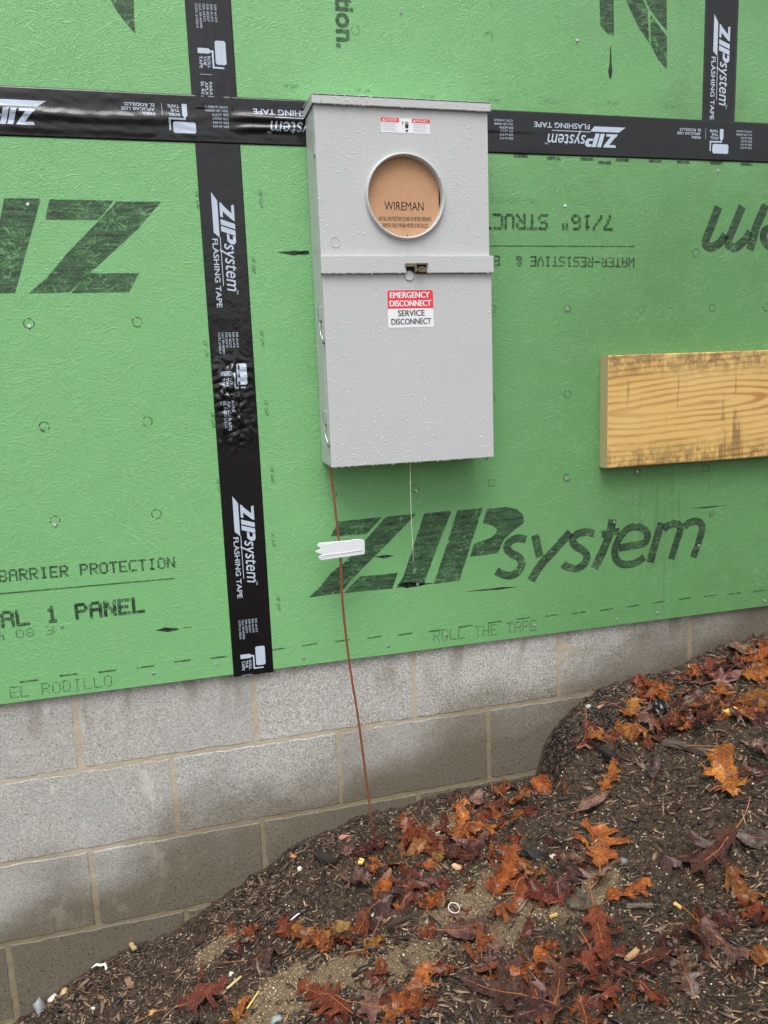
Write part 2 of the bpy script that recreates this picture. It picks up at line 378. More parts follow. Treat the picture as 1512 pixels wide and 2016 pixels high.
G57 = {'A': '01110 10001 10001 11111 10001 10001 10001', 'B': '11110 10001 10001 11110 10001 10001 11110', 'C': '01111 10000 10000 10000 10000 10000 01111',
 'D': '11110 10001 10001 10001 10001 10001 11110', 'E': '11111 10000 10000 11110 10000 10000 11111', 'G': '01111 10000 10000 10011 10001 10001 01111', 'H': '10001 10001 10001 11111 10001 10001 10001',
 'I': '01110 00100 00100 00100 00100 00100 01110', 'L': '10000 10000 10000 10000 10000 10000 11111', 'N': '10001 11001 11001 10101 10011 10011 10001',
 'O': '01110 10001 10001 10001 10001 10001 01110', 'P': '11110 10001 10001 11110 10000 10000 10000', 'R': '11110 10001 10001 11110 10100 10010 10001',
 'S': '01111 10000 10000 01110 00001 00001 11110', 'T': '11111 00100 00100 00100 00100 00100 00100', 'U': '10001 10001 10001 10001 10001 10001 01110',
 'V': '10001 10001 10001 10001 01010 01010 00100', 'W': '10001 10001 10001 10101 10101 11011 10001', '0': '01110 10001 10001 10001 10001 10001 01110',
 '1': '00100 01100 00100 00100 00100 00100 01110', '2': '01110 10001 00001 00110 01000 10000 11111', '3': '11110 00001 00001 01110 00001 00001 11110',
 '6': '01110 10000 10000 11110 10001 10001 01110', '7': '11111 00001 00010 00100 00100 01000 01000', '8': '01110 10001 10001 01110 10001 10001 01110', '5': '11111 10000 11110 00001 00001 10001 01110',
 '/': '00001 00001 00010 00100 01000 10000 10000', '"': '01010 01010 01010 00000 00000 00000 00000', '-': '00000 00000 00000 11111 00000 00000 00000', '&': '01100 10010 10100 01000 10101 10010 01101', ' ': '00000 '*7}
def dot_data(txt, thick=.46, thin=False):
    V, Fc = [], []; n = len(txt); Wd = n*6-1
    for i, ch in enumerate(txt):
        rows = G57.get(ch, G57[' ']).split()
        for r, row in enumerate(rows):
            for c_, b in enumerate(row):
                if b == '1':
                    hx = thick + random.uniform(-.05, .05); hy = thick + random.uniform(-.05, .05); cx, cy = i*6+c_+.5+random.uniform(-.06, .06), 6.5-r+random.uniform(-.06, .06)
                    k = len(V); V += [((cx-hx)/Wd, (cy-hy)/7), ((cx+hx)/Wd, (cy-hy)/7), ((cx+hx)/Wd, (cy+hy)/7), ((cx-hx)/Wd, (cy+hy)/7)]; Fc.append((k, k+1, k+2, k+3))
    return np.array(V), Fc
class Print:                                  # flat print lying on a surface; collects (x, z) polygons
    def __init__(s): s.V = []; s.F = []
    def poly(s, pts): k = len(s.V); s.V += list(pts); s.F.append(tuple(range(k, k+len(pts)))); return s
    def ppoly(s, pts, ox=0, oy=0, sc=1): return s.poly([wp(ox+x/sc, oy+y/sc) for x, y in pts])
    def data(s, d, A, B, Hv, shear=0.):       # A..B baseline, Hv = vector of the cap height
        V, Fc = d; A = np.array(A); B = np.array(B); Hv = np.array(Hv); U = B-A; k = len(s.V)
        for x, y in V: p = A + U*x + Hv*y; s.V.append((p[0], p[1]))
        if shear:
            for i in range(len(V)): s.V[k+i] = tuple(np.array(s.V[k+i]) + U/np.linalg.norm(U)*shear*V[i][1]*np.linalg.norm(Hv))
        s.F += [tuple(k+i for i in f) for f in Fc]; return s
    def ring(s, x, z, r, t, n=14, gaps=0.):
        for k in range(n):
            if random.random() < gaps: continue
            a, b = 2*math.pi*k/n, 2*math.pi*(k+1)/n
            s.poly([(x+r*math.cos(a), z+r*math.sin(a)), (x+r*math.cos(b), z+r*math.sin(b)), (x+(r-t)*math.cos(b), z+(r-t)*math.sin(b)), (x+(r-t)*math.cos(a), z+(r-t)*math.sin(a))])
        return s
    def build(s, name, mat, parent, y=-.0004, disp=None, maxe=.007, zclip=None):
        bm = bmesh.new(); vs = [bm.verts.new((x, 0, z)) for x, z in s.V]
        for f in s.F:
            try: bm.faces.new([vs[i] for i in f])
            except ValueError: pass
        bm.normal_update(); bmesh.ops.triangulate(bm, faces=bm.faces, quad_method='BEAUTY', ngon_method='EAR_CLIP')
        if zclip:
            for zc, sg in zip(zclip, (-1, 1)):
                bmesh.ops.bisect_plane(bm, geom=list(bm.verts)+list(bm.edges)+list(bm.faces), plane_co=(0, 0, zc), plane_no=(0, 0, sg), clear_outer=True)
            if not bm.faces: bm.free(); return None
            bmesh.ops.triangulate(bm, faces=bm.faces)
        if disp:
            for it in range(6):
                es = [e for e in bm.edges if e.calc_length() > maxe]
                if not es: break
                bmesh.ops.subdivide_edges(bm, edges=es, cuts=1); bmesh.ops.triangulate(bm, faces=[f for f in bm.faces if len(f.verts) > 3])
        for v in bm.verts: v.co.y = y - (disp(v.co.x, v.co.z) if disp else 0)
        for f in bm.faces:
            if f.normal.y > 0: pass
        bmesh.ops.recalc_face_normals(bm, faces=bm.faces)
        for f in bm.faces:
            f.normal_update()
            if f.normal.y > 0: f.normal_flip()
        return link(name, bm_mesh(name, bm), mat, parent)

# ------------------------------------------------------------------ house wall: green sheathing, seams taped black
TZ, TX, TW = 1.2404, 1.2441, .0476
house = root('house_wall', 'green sheathed house wall with taped seams standing on the grey block foundation', 'wall')
def panel(x0, x1, z0, z1, label):
    o = link('sheathing_panel', boxmesh('sheathing_panel', x0, x1, 0, .011, z0, z1, bev=.0008), M['green'], house, label=label); return o
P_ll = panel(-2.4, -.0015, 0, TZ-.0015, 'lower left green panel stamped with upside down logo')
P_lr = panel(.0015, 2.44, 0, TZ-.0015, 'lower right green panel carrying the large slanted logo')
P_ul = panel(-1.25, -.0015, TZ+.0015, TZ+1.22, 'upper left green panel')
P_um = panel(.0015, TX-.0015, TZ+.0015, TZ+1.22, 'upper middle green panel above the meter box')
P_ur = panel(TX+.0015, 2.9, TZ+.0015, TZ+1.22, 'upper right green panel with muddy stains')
link('osb_core', boxmesh('osb_core', -2.4, 2.44, .0112, .0122, .001, TZ+1.2), M['osb'], house)

# ---- big logo on the lower right panel
K = 2.52; ox, oy = 560, 900
pr = Print()
pr.ppoly([(270, 318), (485, 296), (405, 383), (228, 393)], ox, oy, K)
pr.ppoly([(503, 295), (655, 280), (520, 420), (330, 610), (278, 675), (120, 697), (180, 640), (230, 575), (300, 520), (425, 385)], ox, oy, K)
pr.ppoly([(375, 592), (563, 573), (535, 652), (295, 674)], ox, oy, K)
pr.ppoly([(693, 278), (830, 265), (745, 480), (690, 636), (555, 648), (590, 590), (640, 440)], ox, oy, K)
pr.ppoly([(858, 264), (984, 252), (935, 400), (868, 612), (740, 630), (790, 480)], ox, oy, K)
pr.ppoly([(905, 80), (1000, 70), (1050, 80), (1083, 108), (1087, 150), (1040, 185), (990, 230), (958, 300), (820, 318), (838, 255), (875, 240), (920, 225), (945, 205), (955, 182), (930, 162), (882, 150)], 600, 970, K)
pr.build('printed_logo', M['ink'], P_lr)
def stroke(pr, pts, w_, ox, oy, K, sm=True):
    P = [np.array(wp(ox+x/K, oy+y/K)) for x, y in pts]
    if sm and len(P) > 3:
        Q = []
        for i in range(len(P)-1):
            a, b, c_, d_ = P[max(i-1, 0)], P[i], P[i+1], P[min(i+2, len(P)-1)]
            for k in range(4): t = k/4; Q.append(.5*(2*b+(c_-a)*t+(2*a-5*b+4*c_-d_)*t*t+(3*b-a-3*c_+d_)*t**3))
        P = Q+[P[-1]]
    L = []
    for i, p in enumerate(P):
        t = P[min(i+1, len(P)-1)]-P[max(i-1, 0)]; t /= np.linalg.norm(t); n_ = np.array([-t[1], t[0]])*w_/2; L.append((tuple(p+n_), tuple(p-n_)))
    for a, b in zip(L[:-1], L[1:]): pr.poly([a[0], b[0], b[1], a[1]])
pr = Print(); W_ = .0212
stroke(pr, [(1098, 234), (1055, 226), (1015, 245), (1003, 275), (1022, 300), (1062, 322), (1076, 352), (1060, 390), (1020, 411), (975, 402), (950, 388)], W_, 600, 970, 2.52)
stroke(pr, [(1142, 210), (1153, 260), (1166, 318)], W_*1.05, 600, 970, 2.52, False); stroke(pr, [(1318, 196), (1240, 282), (1168, 362), (1122, 437)], W_*1.1, 600, 970, 2.52)
stroke(pr, [(1436, 203), (1395, 195), (1350, 206), (1328, 235), (1345, 265), (1385, 290), (1400, 320), (1385, 355), (1345, 376), (1300, 367), (1280, 352)], W_, 600, 970, 2.52)
stroke(pr, [(702, 1222), (690, 1290), (652, 1388), (608, 1477)], W_*1.15, 940, 560, 2.643); stroke(pr, [(738, 1284), (713, 1287)], W_*.9, 940, 560, 2.643, False); stroke(pr, [(668, 1297), (645, 1300)], W_*.9, 940, 560, 2.643, False)
stroke(pr, [(735, 1372), (800, 1360), (868, 1345), (884, 1300), (850, 1266), (795, 1266), (745, 1310), (714, 1380), (726, 1437), (770, 1458), (830, 1445), (868, 1418)], W_, 940, 560, 2.643)
stroke(pr, [(958, 1240), (930, 1330), (898, 1447)], W_*1.1, 940, 560, 2.643, False)
stroke(pr, [(968, 1275), (1000, 1250), (1040, 1246), (1056, 1275), (1035, 1340), (1008, 1430)], W_, 940, 560, 2.643); stroke(pr, [(1074, 1262), (1105, 1238), (1150, 1235), (1170, 1268), (1150, 1340), (1122, 1420)], W_, 940, 560, 2.643)
pr.build('printed_logo', M['ink'], P_lr)
pr = Print(); pr.ring(*wp(1402, 1012), .010, .0016, 16); pr.data(text_data('R'), wp(1397, 1017), wp(1407, 1016), (0, .010)); pr.build('printed_mark', M['ink2'], P_lr)
pr = Print()
for a, b, c_, d_, n in [((1358, 1001), (1395, 1000), (1433, 994), (1395, 997), 0), ((912, 1165), (985, 1156), (1020, 1155), (980, 1161), 0), ((735, 1096), (760, 1092), (776, 1094), (755, 1099), 0), ((781, 1151), (800, 1146), (855, 1148), (800, 1158), 0), ((545, 497), (580, 493), (605, 496), (580, 503), 0)]:
    pr.ppoly([a, b, c_, d_])
pr.ppoly([(598, 493), (608, 494), (609, 500), (598, 502), (585, 500)])
pr.build('ink_smear', M['inkdark'], P_lr)
# ---- lower left panel: upside-down logo
pr = Print(); K = 2.52
pr.ppoly([(245, 988), (562, 995), (545, 1020), (488, 1092), (225, 1090)], 0, 0, K)
pr.ppoly([(578, 1000), (800, 1000), (690, 1130), (345, 1450), (140, 1456), (230, 1380), (330, 1260), (470, 1115)], 0, 0, K)
pr.ppoly([(440, 1355), (690, 1355), (640, 1450), (352, 1455)], 0, 0, K)
pr.ppoly([(20, 983), (202, 985), (75, 1455), (-90, 1455), (-30, 1250)], 0, 0, K)
pr.ppoly([(-250, 983), (-50, 984), (-170, 1455), (-340, 1455)], 0, 0, K)
pr.build('printed_logo', M['ink'], P_ll)
def dots(parent, txt, a, b, hh, mat, thick=.5, name='printed_text'):
    A = wp(*a); B = wp(*b); U = np.array(B)-np.array(A); Hn = np.array([-U[1], U[0]])/np.linalg.norm(U)*hh
    Print().data(dot_data(txt, thick), A, B, Hn).build(name, mat, parent)
dots(P_ll, 'BARRIER PROTECTION', (-2, 1146), (345, 1118), .026, M['ink2'], .62)
dots(P_ll, 'STRUCTURAL 1 PANEL', (-243, 1263), (285, 1205), .036, M['ink2'], .72)
dots(P_ll, 'A 08 3', (-8, 1262), (108, 1248), .020, M['inkpale'], .5)
dots(P_ll, 'USE EL RODILLO', (-66, 1386), (222, 1351), .028, M['ink2'], .36)
pr = Print(); pr.ppoly([(-120, 1178), (345, 1137), (345, 1140), (-120, 1181)]); pr.build('printed_line', M['ink2'], P_ll)
pr = Print(); pr.ppoly([(306, 1241), (325, 1235), (350, 1237), (352, 1240), (330, 1244)]); pr.ppoly([(360, 1236), (376, 1234), (377, 1235), (361, 1237)]); pr.build('ink_smear', M['inkdark'], P_ll)
# ---- upside-down stamps right of the box (read right to left)
dots(P_lr, '7/16" STRUCTURAL', (1206, 424), (856, 419), .036, M['ink2'], .70)
dots(P_lr, 'WATER-RESISTIVE &  BARRIER', (1249, 507), (882, 502), .024, M['ink2'], .62)
dots(P_lr, '05-30-23', (1060, 390), (965, 388), .013, M['inkpale'], .42)
pr = Print(); pr.ppoly([(964, 483), (1250, 484), (1250, 486.5), (964, 485.5)]); pr.build('printed_line', M['ink2'], P_lr)
dots(P_lr, 'ROLL THE TAPE', (853, 1264), (1056, 1242), .031, M['ink2'], .34)
pr = Print(); 
stroke(pr, [(1255, 1075), (1215, 1180), (1185, 1262), (1215, 1287), (1262, 1262), (1290, 1220)], W_*1.1, 940, 0, 2.643); stroke(pr, [(1378, 1072), (1330, 1190), (1303, 1262), (1335, 1290), (1390, 1250), (1420, 1205)], W_*1.1, 940, 0, 2.643); stroke(pr, [(1500, 1065), (1450, 1180), (1418, 1300)], W_*1.15, 940, 0, 2.643, False)
stroke(pr, [(1700, 1170), (1600, 1180), (1500, 1195), (1490, 1250), (1530, 1285), (1590, 1280)], W_, 940, 0, 2.643)
pr.build('printed_logo', M['ink'], P_lr)
pr = Print(); pr.ring(*wp(1370, 498), .011, .0018, 16); pr.build('printed_mark', M['ink2'], P_lr)
# ---- upper panels
pr = Print(); pr.ppoly([(215, -5), (264, -5), (264, 40), (267, 68), (250, 48), (232, 25)]); pr.build('printed_logo', M['ink'], P_ul)
pr = Print(); pr.ppoly([(1180, -10), (1208, -8), (1209, 70), (1195, 66), (1182, 50)]); pr.ppoly([(1228, -8), (1262, -8), (1275, 18), (1278, 85), (1255, 50)]); pr.ppoly([(1266, -10), (1312, -10), (1313, 62), (1280, 20)])
pr.ppoly([(1280, 28), (1313, 72), (1313, 138), (1296, 118), (1281, 88)]); pr.build('printed_logo', M['ink'], P_um)
pr = Print(); pr.ppoly([(1201, 92), (1203, 92), (1204, 125), (1206, 140), (1203, 155), (1200, 155), (1197, 140), (1200, 125)]); pr.build('ink_smear', M['inkdark'], P_um)
pr = Print(); pr.data(text_data('information.', .035, 'h'), wp(654, -190), wp(664, 95), (.042, 0)); pr.build('printed_text', M['ink2'], P_um)
# ---- small edge stamps next to the seams and nailing marks
pr = Print(); pr2 = Print(); pr3 = Print()
for x, y, d in [(1117, 608, 0), (1262, 608, 0), (1402, 606, 1), (1117, 776, 0), (1116, 941, 0), (1255, 930, 0), (1390, 922, 1), (968, 951, 1), (817, 962, 0), (655, 974, 0), (968, 608, 1), (968, 785, 1), (1270, 775, 0), (1508, 605, 0)]:
    X, Z = wp(x, y)
    if d: 
        for k in range(4):
            a = math.pi/2*k + math.pi/4; b = a + math.pi/2; r_, q_ = .0125, .0105
            pr.poly([(X+r_*math.cos(a), Z+r_*math.sin(a)), (X+r_*math.cos(b), Z+r_*math.sin(b)), (X+q_*math.cos(b), Z+q_*math.sin(b)), (X+q_*math.cos(a), Z+q_*math.sin(a))])
    else: pr.ring(X, Z, .0105, .0022, 14, .25)
for x, y in [(57, 637), (270, 634), (87, 840), (290, 830), (108, 1025), (308, 1012)]: pr2.ring(*wp(x, y), .0115, .0024, 14, .25)
for x, y in [(962, 73), (1132, 80), (700, 60)]: pr3.ring(*wp(x, y), .0115, .0024, 6, .25)
for (x, y) in [(515, 667), (523, 803), (535, 935), (537, 1063), (547, 1188), (512, 392), (498, 522)]:
    X, Z = wp(x, y); pr.data(text_data('1/8" GAP', .01), (X-.003, Z+.018), (X-.002, Z-.018), (.008, 0))
for (x, y) in [(404, 687), (418, 827), (430, 958), (388, 395)]:
    X, Z = wp(x, y); pr2.data(text_data('1/8" GAP', .01), (X-.003, Z+.018), (X-.002, Z-.018), (.008, 0))
for (x, y) in [(572, 171), (715, 179), (843, 191), (972, 198), (1085, 201), (1205, 203), (1318, 211)]:
    X, Z = wp(x, y); pr3.data(text_data('1/8" GAP', .01), (X-.016, Z-.003), (X+.016, Z-.003), (0, .008))
for x, y in [(1190, 320), (1025, 307), (1090, 311), (1155, 313), (1225, 315), (1290, 317), (1345, 319), (1410, 321), (1470, 323)]:
    X, Z = wp(x, y); pr.poly([(X-.018, Z-.004), (X+.018, Z-.004), (X+.018, Z+.0035), (X-.018, Z+.0035)])
for k in range(26):                             # row of dashes above the bottom edge
    X = .040 + k*.0805; z = .0475 + .002*math.sin(k); pr.poly([(X, z), (X+.038, z+.001), (X+.038, z+.0045), (X, z+.0035)])
for k in range(12):
    X = -.06 - k*.0835; z = .0455 + .002*math.sin(k*2); pr2.poly([(X, z), (X-.038, z), (X-.038, z+.004), (X, z+.004)])
pr.build('nail_marks', M['ink2'], P_lr); pr2.build('nail_marks', M['ink2'], P_ll); pr3.build('nail_marks', M['inkpale'], P_um)
# ---- nails
bm = bmesh.new(); bmesh.ops.create_cone(bm, cap_ends=True, segments=12, radius1=.0042, radius2=.0034, depth=.0022, matrix=Matrix.Rotation(math.pi/2, 4, 'X'))
nail = bm_mesh('nail', bm); nail.materials.append(M['zinc'])
for x, y, p in [(58, 642, 'l'), (84, 843, 'l'), (108, 1033, 'l'), (122, 1234, 'l'), (302, 1326, 'l'), (425, 1306, 'l'), (1117, 610, 'r'), (1116, 944, 'r'), (598, 1295, 'r'), (764, 1272, 'r'), (878, 1251, 'r'), (1053, 1232, 'r'), (1209, 1028, 'r'), (1376, 1074, 'r'), (822, 1150, 'r'), (820, 966, 'r'), (1215, 1219, 'r'), (1294, 1207, 'r'), (1505, 1182, 'r'), (1254, 928, 'r'), (1413, 336, 'r'), (1112, 405, 'r'), (790, 25, 'u'), (1136, 79, 'u'), (55, 402, 'l')]:
    X, Z = wp(x, y); o = link('nail', nail, None, {'l': P_ll, 'r': P_lr, 'u': P_um}[p]); o.location = (X, -.0006, Z); o.rotation_euler = (random.uniform(-.25, .25), 0, random.uniform(-.25, .25))

# ---- flashing tape strips
def g_(x, s): return math.exp(-(x/s)**2)
def win(x, a, b, s): return 1/(1+math.exp(-(x-a)/s))*1/(1+math.exp((x-b)/s))
def edge0(d): return max(0., min(1., (TW-abs(d))/.012))
def dispH(x, z):
    d = z-TZ; h = .0010 + .0008*g_(abs(x)-.0, TW*1.1)**2 + .0008*g_(x-TX, TW)
    h += .0050*win(x, -1.2, -.07, .03)*g_(d-.004-.010*math.sin(x*7), .011)*edge0(d)
    h += .0018*win(x, -1.2, -.10, .05)*g_(d+.028, .010)*edge0(d)
    h += .0075*win(x, .045, .26, .012)*(g_(d-.006+.02*(x-.1), .0075)+.8*g_(d+.014-.02*(x-.1), .006))*edge0(d)
    h += .0014*win(x, .5, .76, .02)*g_(d-.004, .004)
    if x < .2: h += .0018*abs(mnoise.noise(Vector((x*22+z*20, z*60, 6))))*edge0(d)*win(x, -.6, .2, .05)
    h += .0005*mnoise.noise(Vector((x*14, z*30, 1.3)))*edge0(d) + .0006*mnoise.noise(Vector((x*5, z*9, 4.1)))*edge0(d)
    return h
def dispV(x, z):
    d = x; h = .0006
    e = win(z, .56, .735, .012)
    h += e*.0060*(g_(d+.030, .008)+.9*g_(d+.004+.01*math.sin(z*40), .006)+.5*g_(d-.028, .006))*edge0(d)*(.75+.5*mnoise.noise(Vector((x*40, z*25, 2))))
    h += .0006*mnoise.noise(Vector((x*22, z*5, 7.7)))*edge0(d)
    if z > TZ: h += .0016*(.5+mnoise.noise(Vector((x*90, z*5, 3))))*edge0(d)
    h += e*edge0(d)*(.0105*abs(mnoise.noise(Vector((x*55, z*48, 5))))+.0022*mnoise.noise(Vector((x*120, z*70, 8))))*(1.2 if x < .012 else .5)
    h += .0012*win(z, .35, 1.2, .05)*g_(d-.004, .0025)*.25
    return h
def dispR(x, z): return .0006 + .0004*mnoise.noise(Vector((x*22, z*5, 9.7)))*edge0(x-TX)
def strip(x0, x1, z0, z1, nx, nz, disp, label):
    V, Fc = [], []
    for i in range(nx+1):
        for j in range(nz+1):
            x = x0+(x1-x0)*i/nx; z = z0+(z1-z0)*j/nz
            V.append((x, -disp(x, z), z))
    for i in range(nx):
        for j in range(nz): a = i*(nz+1)+j; Fc.append((a, a+nz+1, a+nz+2, a+1))
    n0 = len(V)                                  # edge skirt: gives the film its thickness
    bm = bmesh.new(); bm.from_mesh(mesh_from('flashing_tape', V, Fc)); be = [e for e in bm.edges if e.is_boundary]
    r = bmesh.ops.extrude_edge_only(bm, edges=be)
    for v in [g for g in r['geom'] if isinstance(g, bmesh.types.BMVert)]: v.co.y = -.0001
    bmesh.ops.recalc_face_normals(bm, faces=bm.faces)
    return link('flashing_tape', bm_mesh('flashing_tape', bm, True), M['tape'], house, label=label)
T_h = strip(-1.3, 2.3, TZ-TW, TZ+TW, 900, 24, dispH, 'long horizontal black tape over the seam at mid height')
T_v = strip(-TW, TW, -.006, TZ-.02, 32, 640, dispV, 'vertical black tape left of the meter box')
T_u = strip(-TW, TW, TZ+.02, TZ+.9, 24, 220, dispV, 'vertical black tape above the crossing, matt and wrinkled')
T_r = strip(TX-TW, TX+TW, TZ+.02, TZ+.9, 12, 120, dispR, 'vertical black tape at the upper right corner')
def tape_print(parent, kind, tip, disp, y=-.0004, cx=0., lim=None, zc=None):
    if kind == 'V': f = lambda u, v: (cx+v, tip-u)
    else: f = lambda u, v: (tip-u, TZ-v)
    def D(pr, d, u0, u1, v0, hgt, sh=0.):
        A = np.array(f(u0, v0)); B = np.array(f(u1, v0)); Hv = np.array(f(u0, v0+hgt))-A
        pr.data(d, A, B, Hv, sh)
    ok = lambda u: lim is None or lim[0] < tip-u < lim[1]
    if ok(.1):
        p = Print(); Q = lambda pts: p.poly([f(u, v) for u, v in pts])
        Q([(0, -.0215), (.018, -.0095), (.094, -.0095), (.094, -.0105), (.084, -.0215)]); Q([(.094, -.0075), (.094, -.009), (.197, -.009), (.197, -.0075)])
        # Z I P with slanted stems
        Q([(.030, .026), (.0655, .026), (.0655, .0205), (.040, .0015), (.030, .0015)][:0] or [(.0255, .0255), (.060, .0255), (.057, .0195), (.0275, .0195)])
        Q([(.044, .0195), (.057, .0195), (.040, .0005), (.026, .0005)]); Q([(.0205, -.0052), (.051, -.0052), (.0525, .0005), (.024, .0005)])
        Q([(.056, -.0052), (.067, -.0052), (.077, .0255), (.066, .0255)]); Q([(.070, -.0052), (.081, -.0052), (.091, .0255), (.080, .0255)])
        Q([(.0925, .0255), (.104, .0255), (.109, .021), (.108, .013), (.101, .0065), (.086, .0065), (.088, .0115), (.098, .0125), (.099, .019), (.0905, .0195)])
        D(p, text_data('system', .004, 'x'), .107, .206, -.0005, .0195, .18)
        D(p, text_data('FLASHING TAPE', .012), .097, .243, -.0255, .0115)
        D(p, text_data('TM', .0), .206, .215, .019, .0045)
        p.build('printed_logo', M['tprint'], parent, y, disp, zclip=zc)
    if ok(.31):
        p = Print()
        for i, t in enumerate(['ESR #1473', 'ESR #1474', 'ESR #2227', 'ESR #3373', 'ULC ER-R0080', 'CCMC #14056-R']):
            D(p, text_data(t, .0), .297, .297+(.033 if i < 4 else .047), .0115-.0078*i, .0046)
        p.build('printed_text', M['tprint'], parent, y, disp, zclip=zc)
    if ok(.38):
        p = Print(); r_ = .003
        a, b, c_, d_ = .366, .413, .0075, .0300
        p.poly([f(*q) for q in [(a+r_, c_), (b-r_, c_), (b, c_+r_), (b, d_-r_), (b-r_, d_), (a+r_, d_), (a, d_-r_), (a, c_+r_)]])
        p.poly([f(*q) for q in [(.382, -.0285), (.382, -.006), (.3845, -.003), (.3905, -.003), (.3925, -.006), (.3925, -.0285)]])
        p.poly([f(*q) for q in [(.386, -.003), (.386, .0005), (.4165, .0005), (.4165, .022), (.4205, .022), (.4205, -.0035), (.3905, -.0035)]][:0] or [f(*q) for q in [(.386, -.003), (.386, .004), (.3895, .004), (.3895, -.003)]])
        p.poly([f(*q) for q in [(.3895, .0005), (.3895, .004), (.421, .004), (.421, .0005)]]); p.poly([f(*q) for q in [(.4175, .004), (.4175, .0245), (.421, .0245), (.421, .004)]])
        p.build('printed_roller_icon', M['tprint'], parent, y, disp, zclip=zc)
        p = Print()
        for i, (t, l) in enumerate([('ROLL', .0235), ('THE', .0185), ('TAPE', .024)]): D(p, text_data(t, .014), .3975, .3975+l, -.0095-.0085*i, .0062)
        for i, (t, l) in enumerate([('PARA', .026), ('APLICAR USE', .067), ('EL RODILLO', .060)]): D(p, text_data(t, .014), .448, .448+l, -.0095-.0085*i, .0062)
        p.poly([f(*q) for q in [(.433, -.028), (.433, -.003), (.4338, -.003), (.4338, -.028)]])
        p.build('printed_text', M['tprint'], parent, y, disp, zclip=zc)
for tip in (1.0939, .4290): tape_print(T_v, 'V', tip, dispV, zc=(-.005, TZ-TW))
tape_print(T_u, 'V', 1.7625, dispV, zc=(TZ+TW+.001, 2.1)); tape_print(T_r, 'V', 1.5329, dispR, cx=TX, zc=(TZ+TW+.001, 2.1))
for tip in (-.337, .3228, .9819, 1.6410): tape_print(T_h, 'H', tip, dispH)
# lower end of the upper strip shows its printing cut by the crossing tape
# ------------------------------------------------------------------ block foundation
fnd = root('foundation_wall', 'grey concrete block foundation under the green sheathing, damp near the soil', 'wall')
BZ, BX, YB = -.1893, -.4088, .013
def block_mesh(wd, seed):
    rr = random.Random(seed); hx, hz = wd/2, .0960; pts = []
    def edge(ax, ay, bx, by, n):
        for k in range(n): t = k/n; pts.append((ax+(bx-ax)*t + rr.uniform(-.0016, .0016), ay+(by-ay)*t + rr.uniform(-.0018, .0022)))
    edge(-hx, -hz, hx, -hz, 20); edge(hx, -hz, hx, hz, 11); edge(hx, hz, -hx, hz, 20); edge(-hx, hz, -hx, -hz, 11)
    bm = bmesh.new(); n = len(pts)
    a = [bm.verts.new((x*(1-.0022/hx), 0, z*(1-.0018/hz))) for x, z in pts]; b = [bm.verts.new((x, .0016, z)) for x, z in pts]; c_ = [bm.verts.new((x, .03, z)) for x, z in pts]
    bm.faces.new(a)
    for i in range(n):
        j = (i+1) % n; bm.faces.new((a[i], b[i], b[j], a[j])); bm.faces.new((b[i], c_[i], c_[j], b[j]))
    bmesh.ops.recalc_face_normals(bm, faces=bm.faces)
    f = max(bm.faces, key=lambda f: f.calc_area())
    if f.normal.y > 0: bmesh.ops.reverse_faces(bm, faces=bm.faces)
    me = bm_mesh('concrete_block', bm); me.materials.append(M['block']); return me
bms = [block_mesh(.3945, s) for s in range(5)]
for row in range(0, 7):
    for k in range(-4, 7):
        x = BX + (k+.5)*.4064 + (.2032 if row % 2 else 0); z = BZ + .1016 - row*.2032
        if z+.1 < float(contour(x+.2))-.12 and z+.1 < float(contour(x-.2))-.12: continue
        o = link('concrete_block', bms[(k*3+row) % 5], None, fnd); o.location = (x+random.uniform(-.001, .001), YB+random.uniform(-.0006, .0008), z+random.uniform(-.001, .001))
        o.rotation_euler = (random.uniform(-.003, .003), random.uniform(-.003, .003), random.uniform(-.002, .002))
V, Fc = [], []; nx, nz = 760, 250; x0, x1, z0, z1 = -1.3, 2.3, -1.15, .02
xs = np.linspace(x0, x1, nx+1); zs = np.linspace(z0, z1, nz+1); XX, ZZ = np.meshgrid(xs, zs, indexing='ij')
YY = YB+.0017 + .0013*(vnoise(XX*90, ZZ*90, 11)-.5) + .0014*(vnoise(XX*30, ZZ*30, 12)-.5)
V = np.stack([XX.ravel(), YY.ravel(), ZZ.ravel()], 1)
I, J = np.meshgrid(np.arange(nx), np.arange(nz), indexing='ij'); a = (I*(nz+1)+J).ravel(); Fq = np.stack([a, a+nz+1, a+nz+2, a+1], 1)
def fast_mesh(name, V, Fq, smooth=True):
    me = bpy.data.meshes.new(name); n = len(Fq); k = Fq.shape[1]
    me.vertices.add(len(V)); me.vertices.foreach_set('co', np.ascontiguousarray(V, dtype=np.float32).ravel())
    me.loops.add(n*k); me.loops.foreach_set('vertex_index', Fq.astype(np.int32).ravel())
    me.polygons.add(n); me.polygons.foreach_set('loop_start', np.arange(0, n*k, k, dtype=np.int32)); me.update(calc_edges=True); me.validate()
    if smooth: me.shade_smooth()
    return me
link('mortar', fast_mesh('mortar', V, Fq), M['mortar'], fnd)

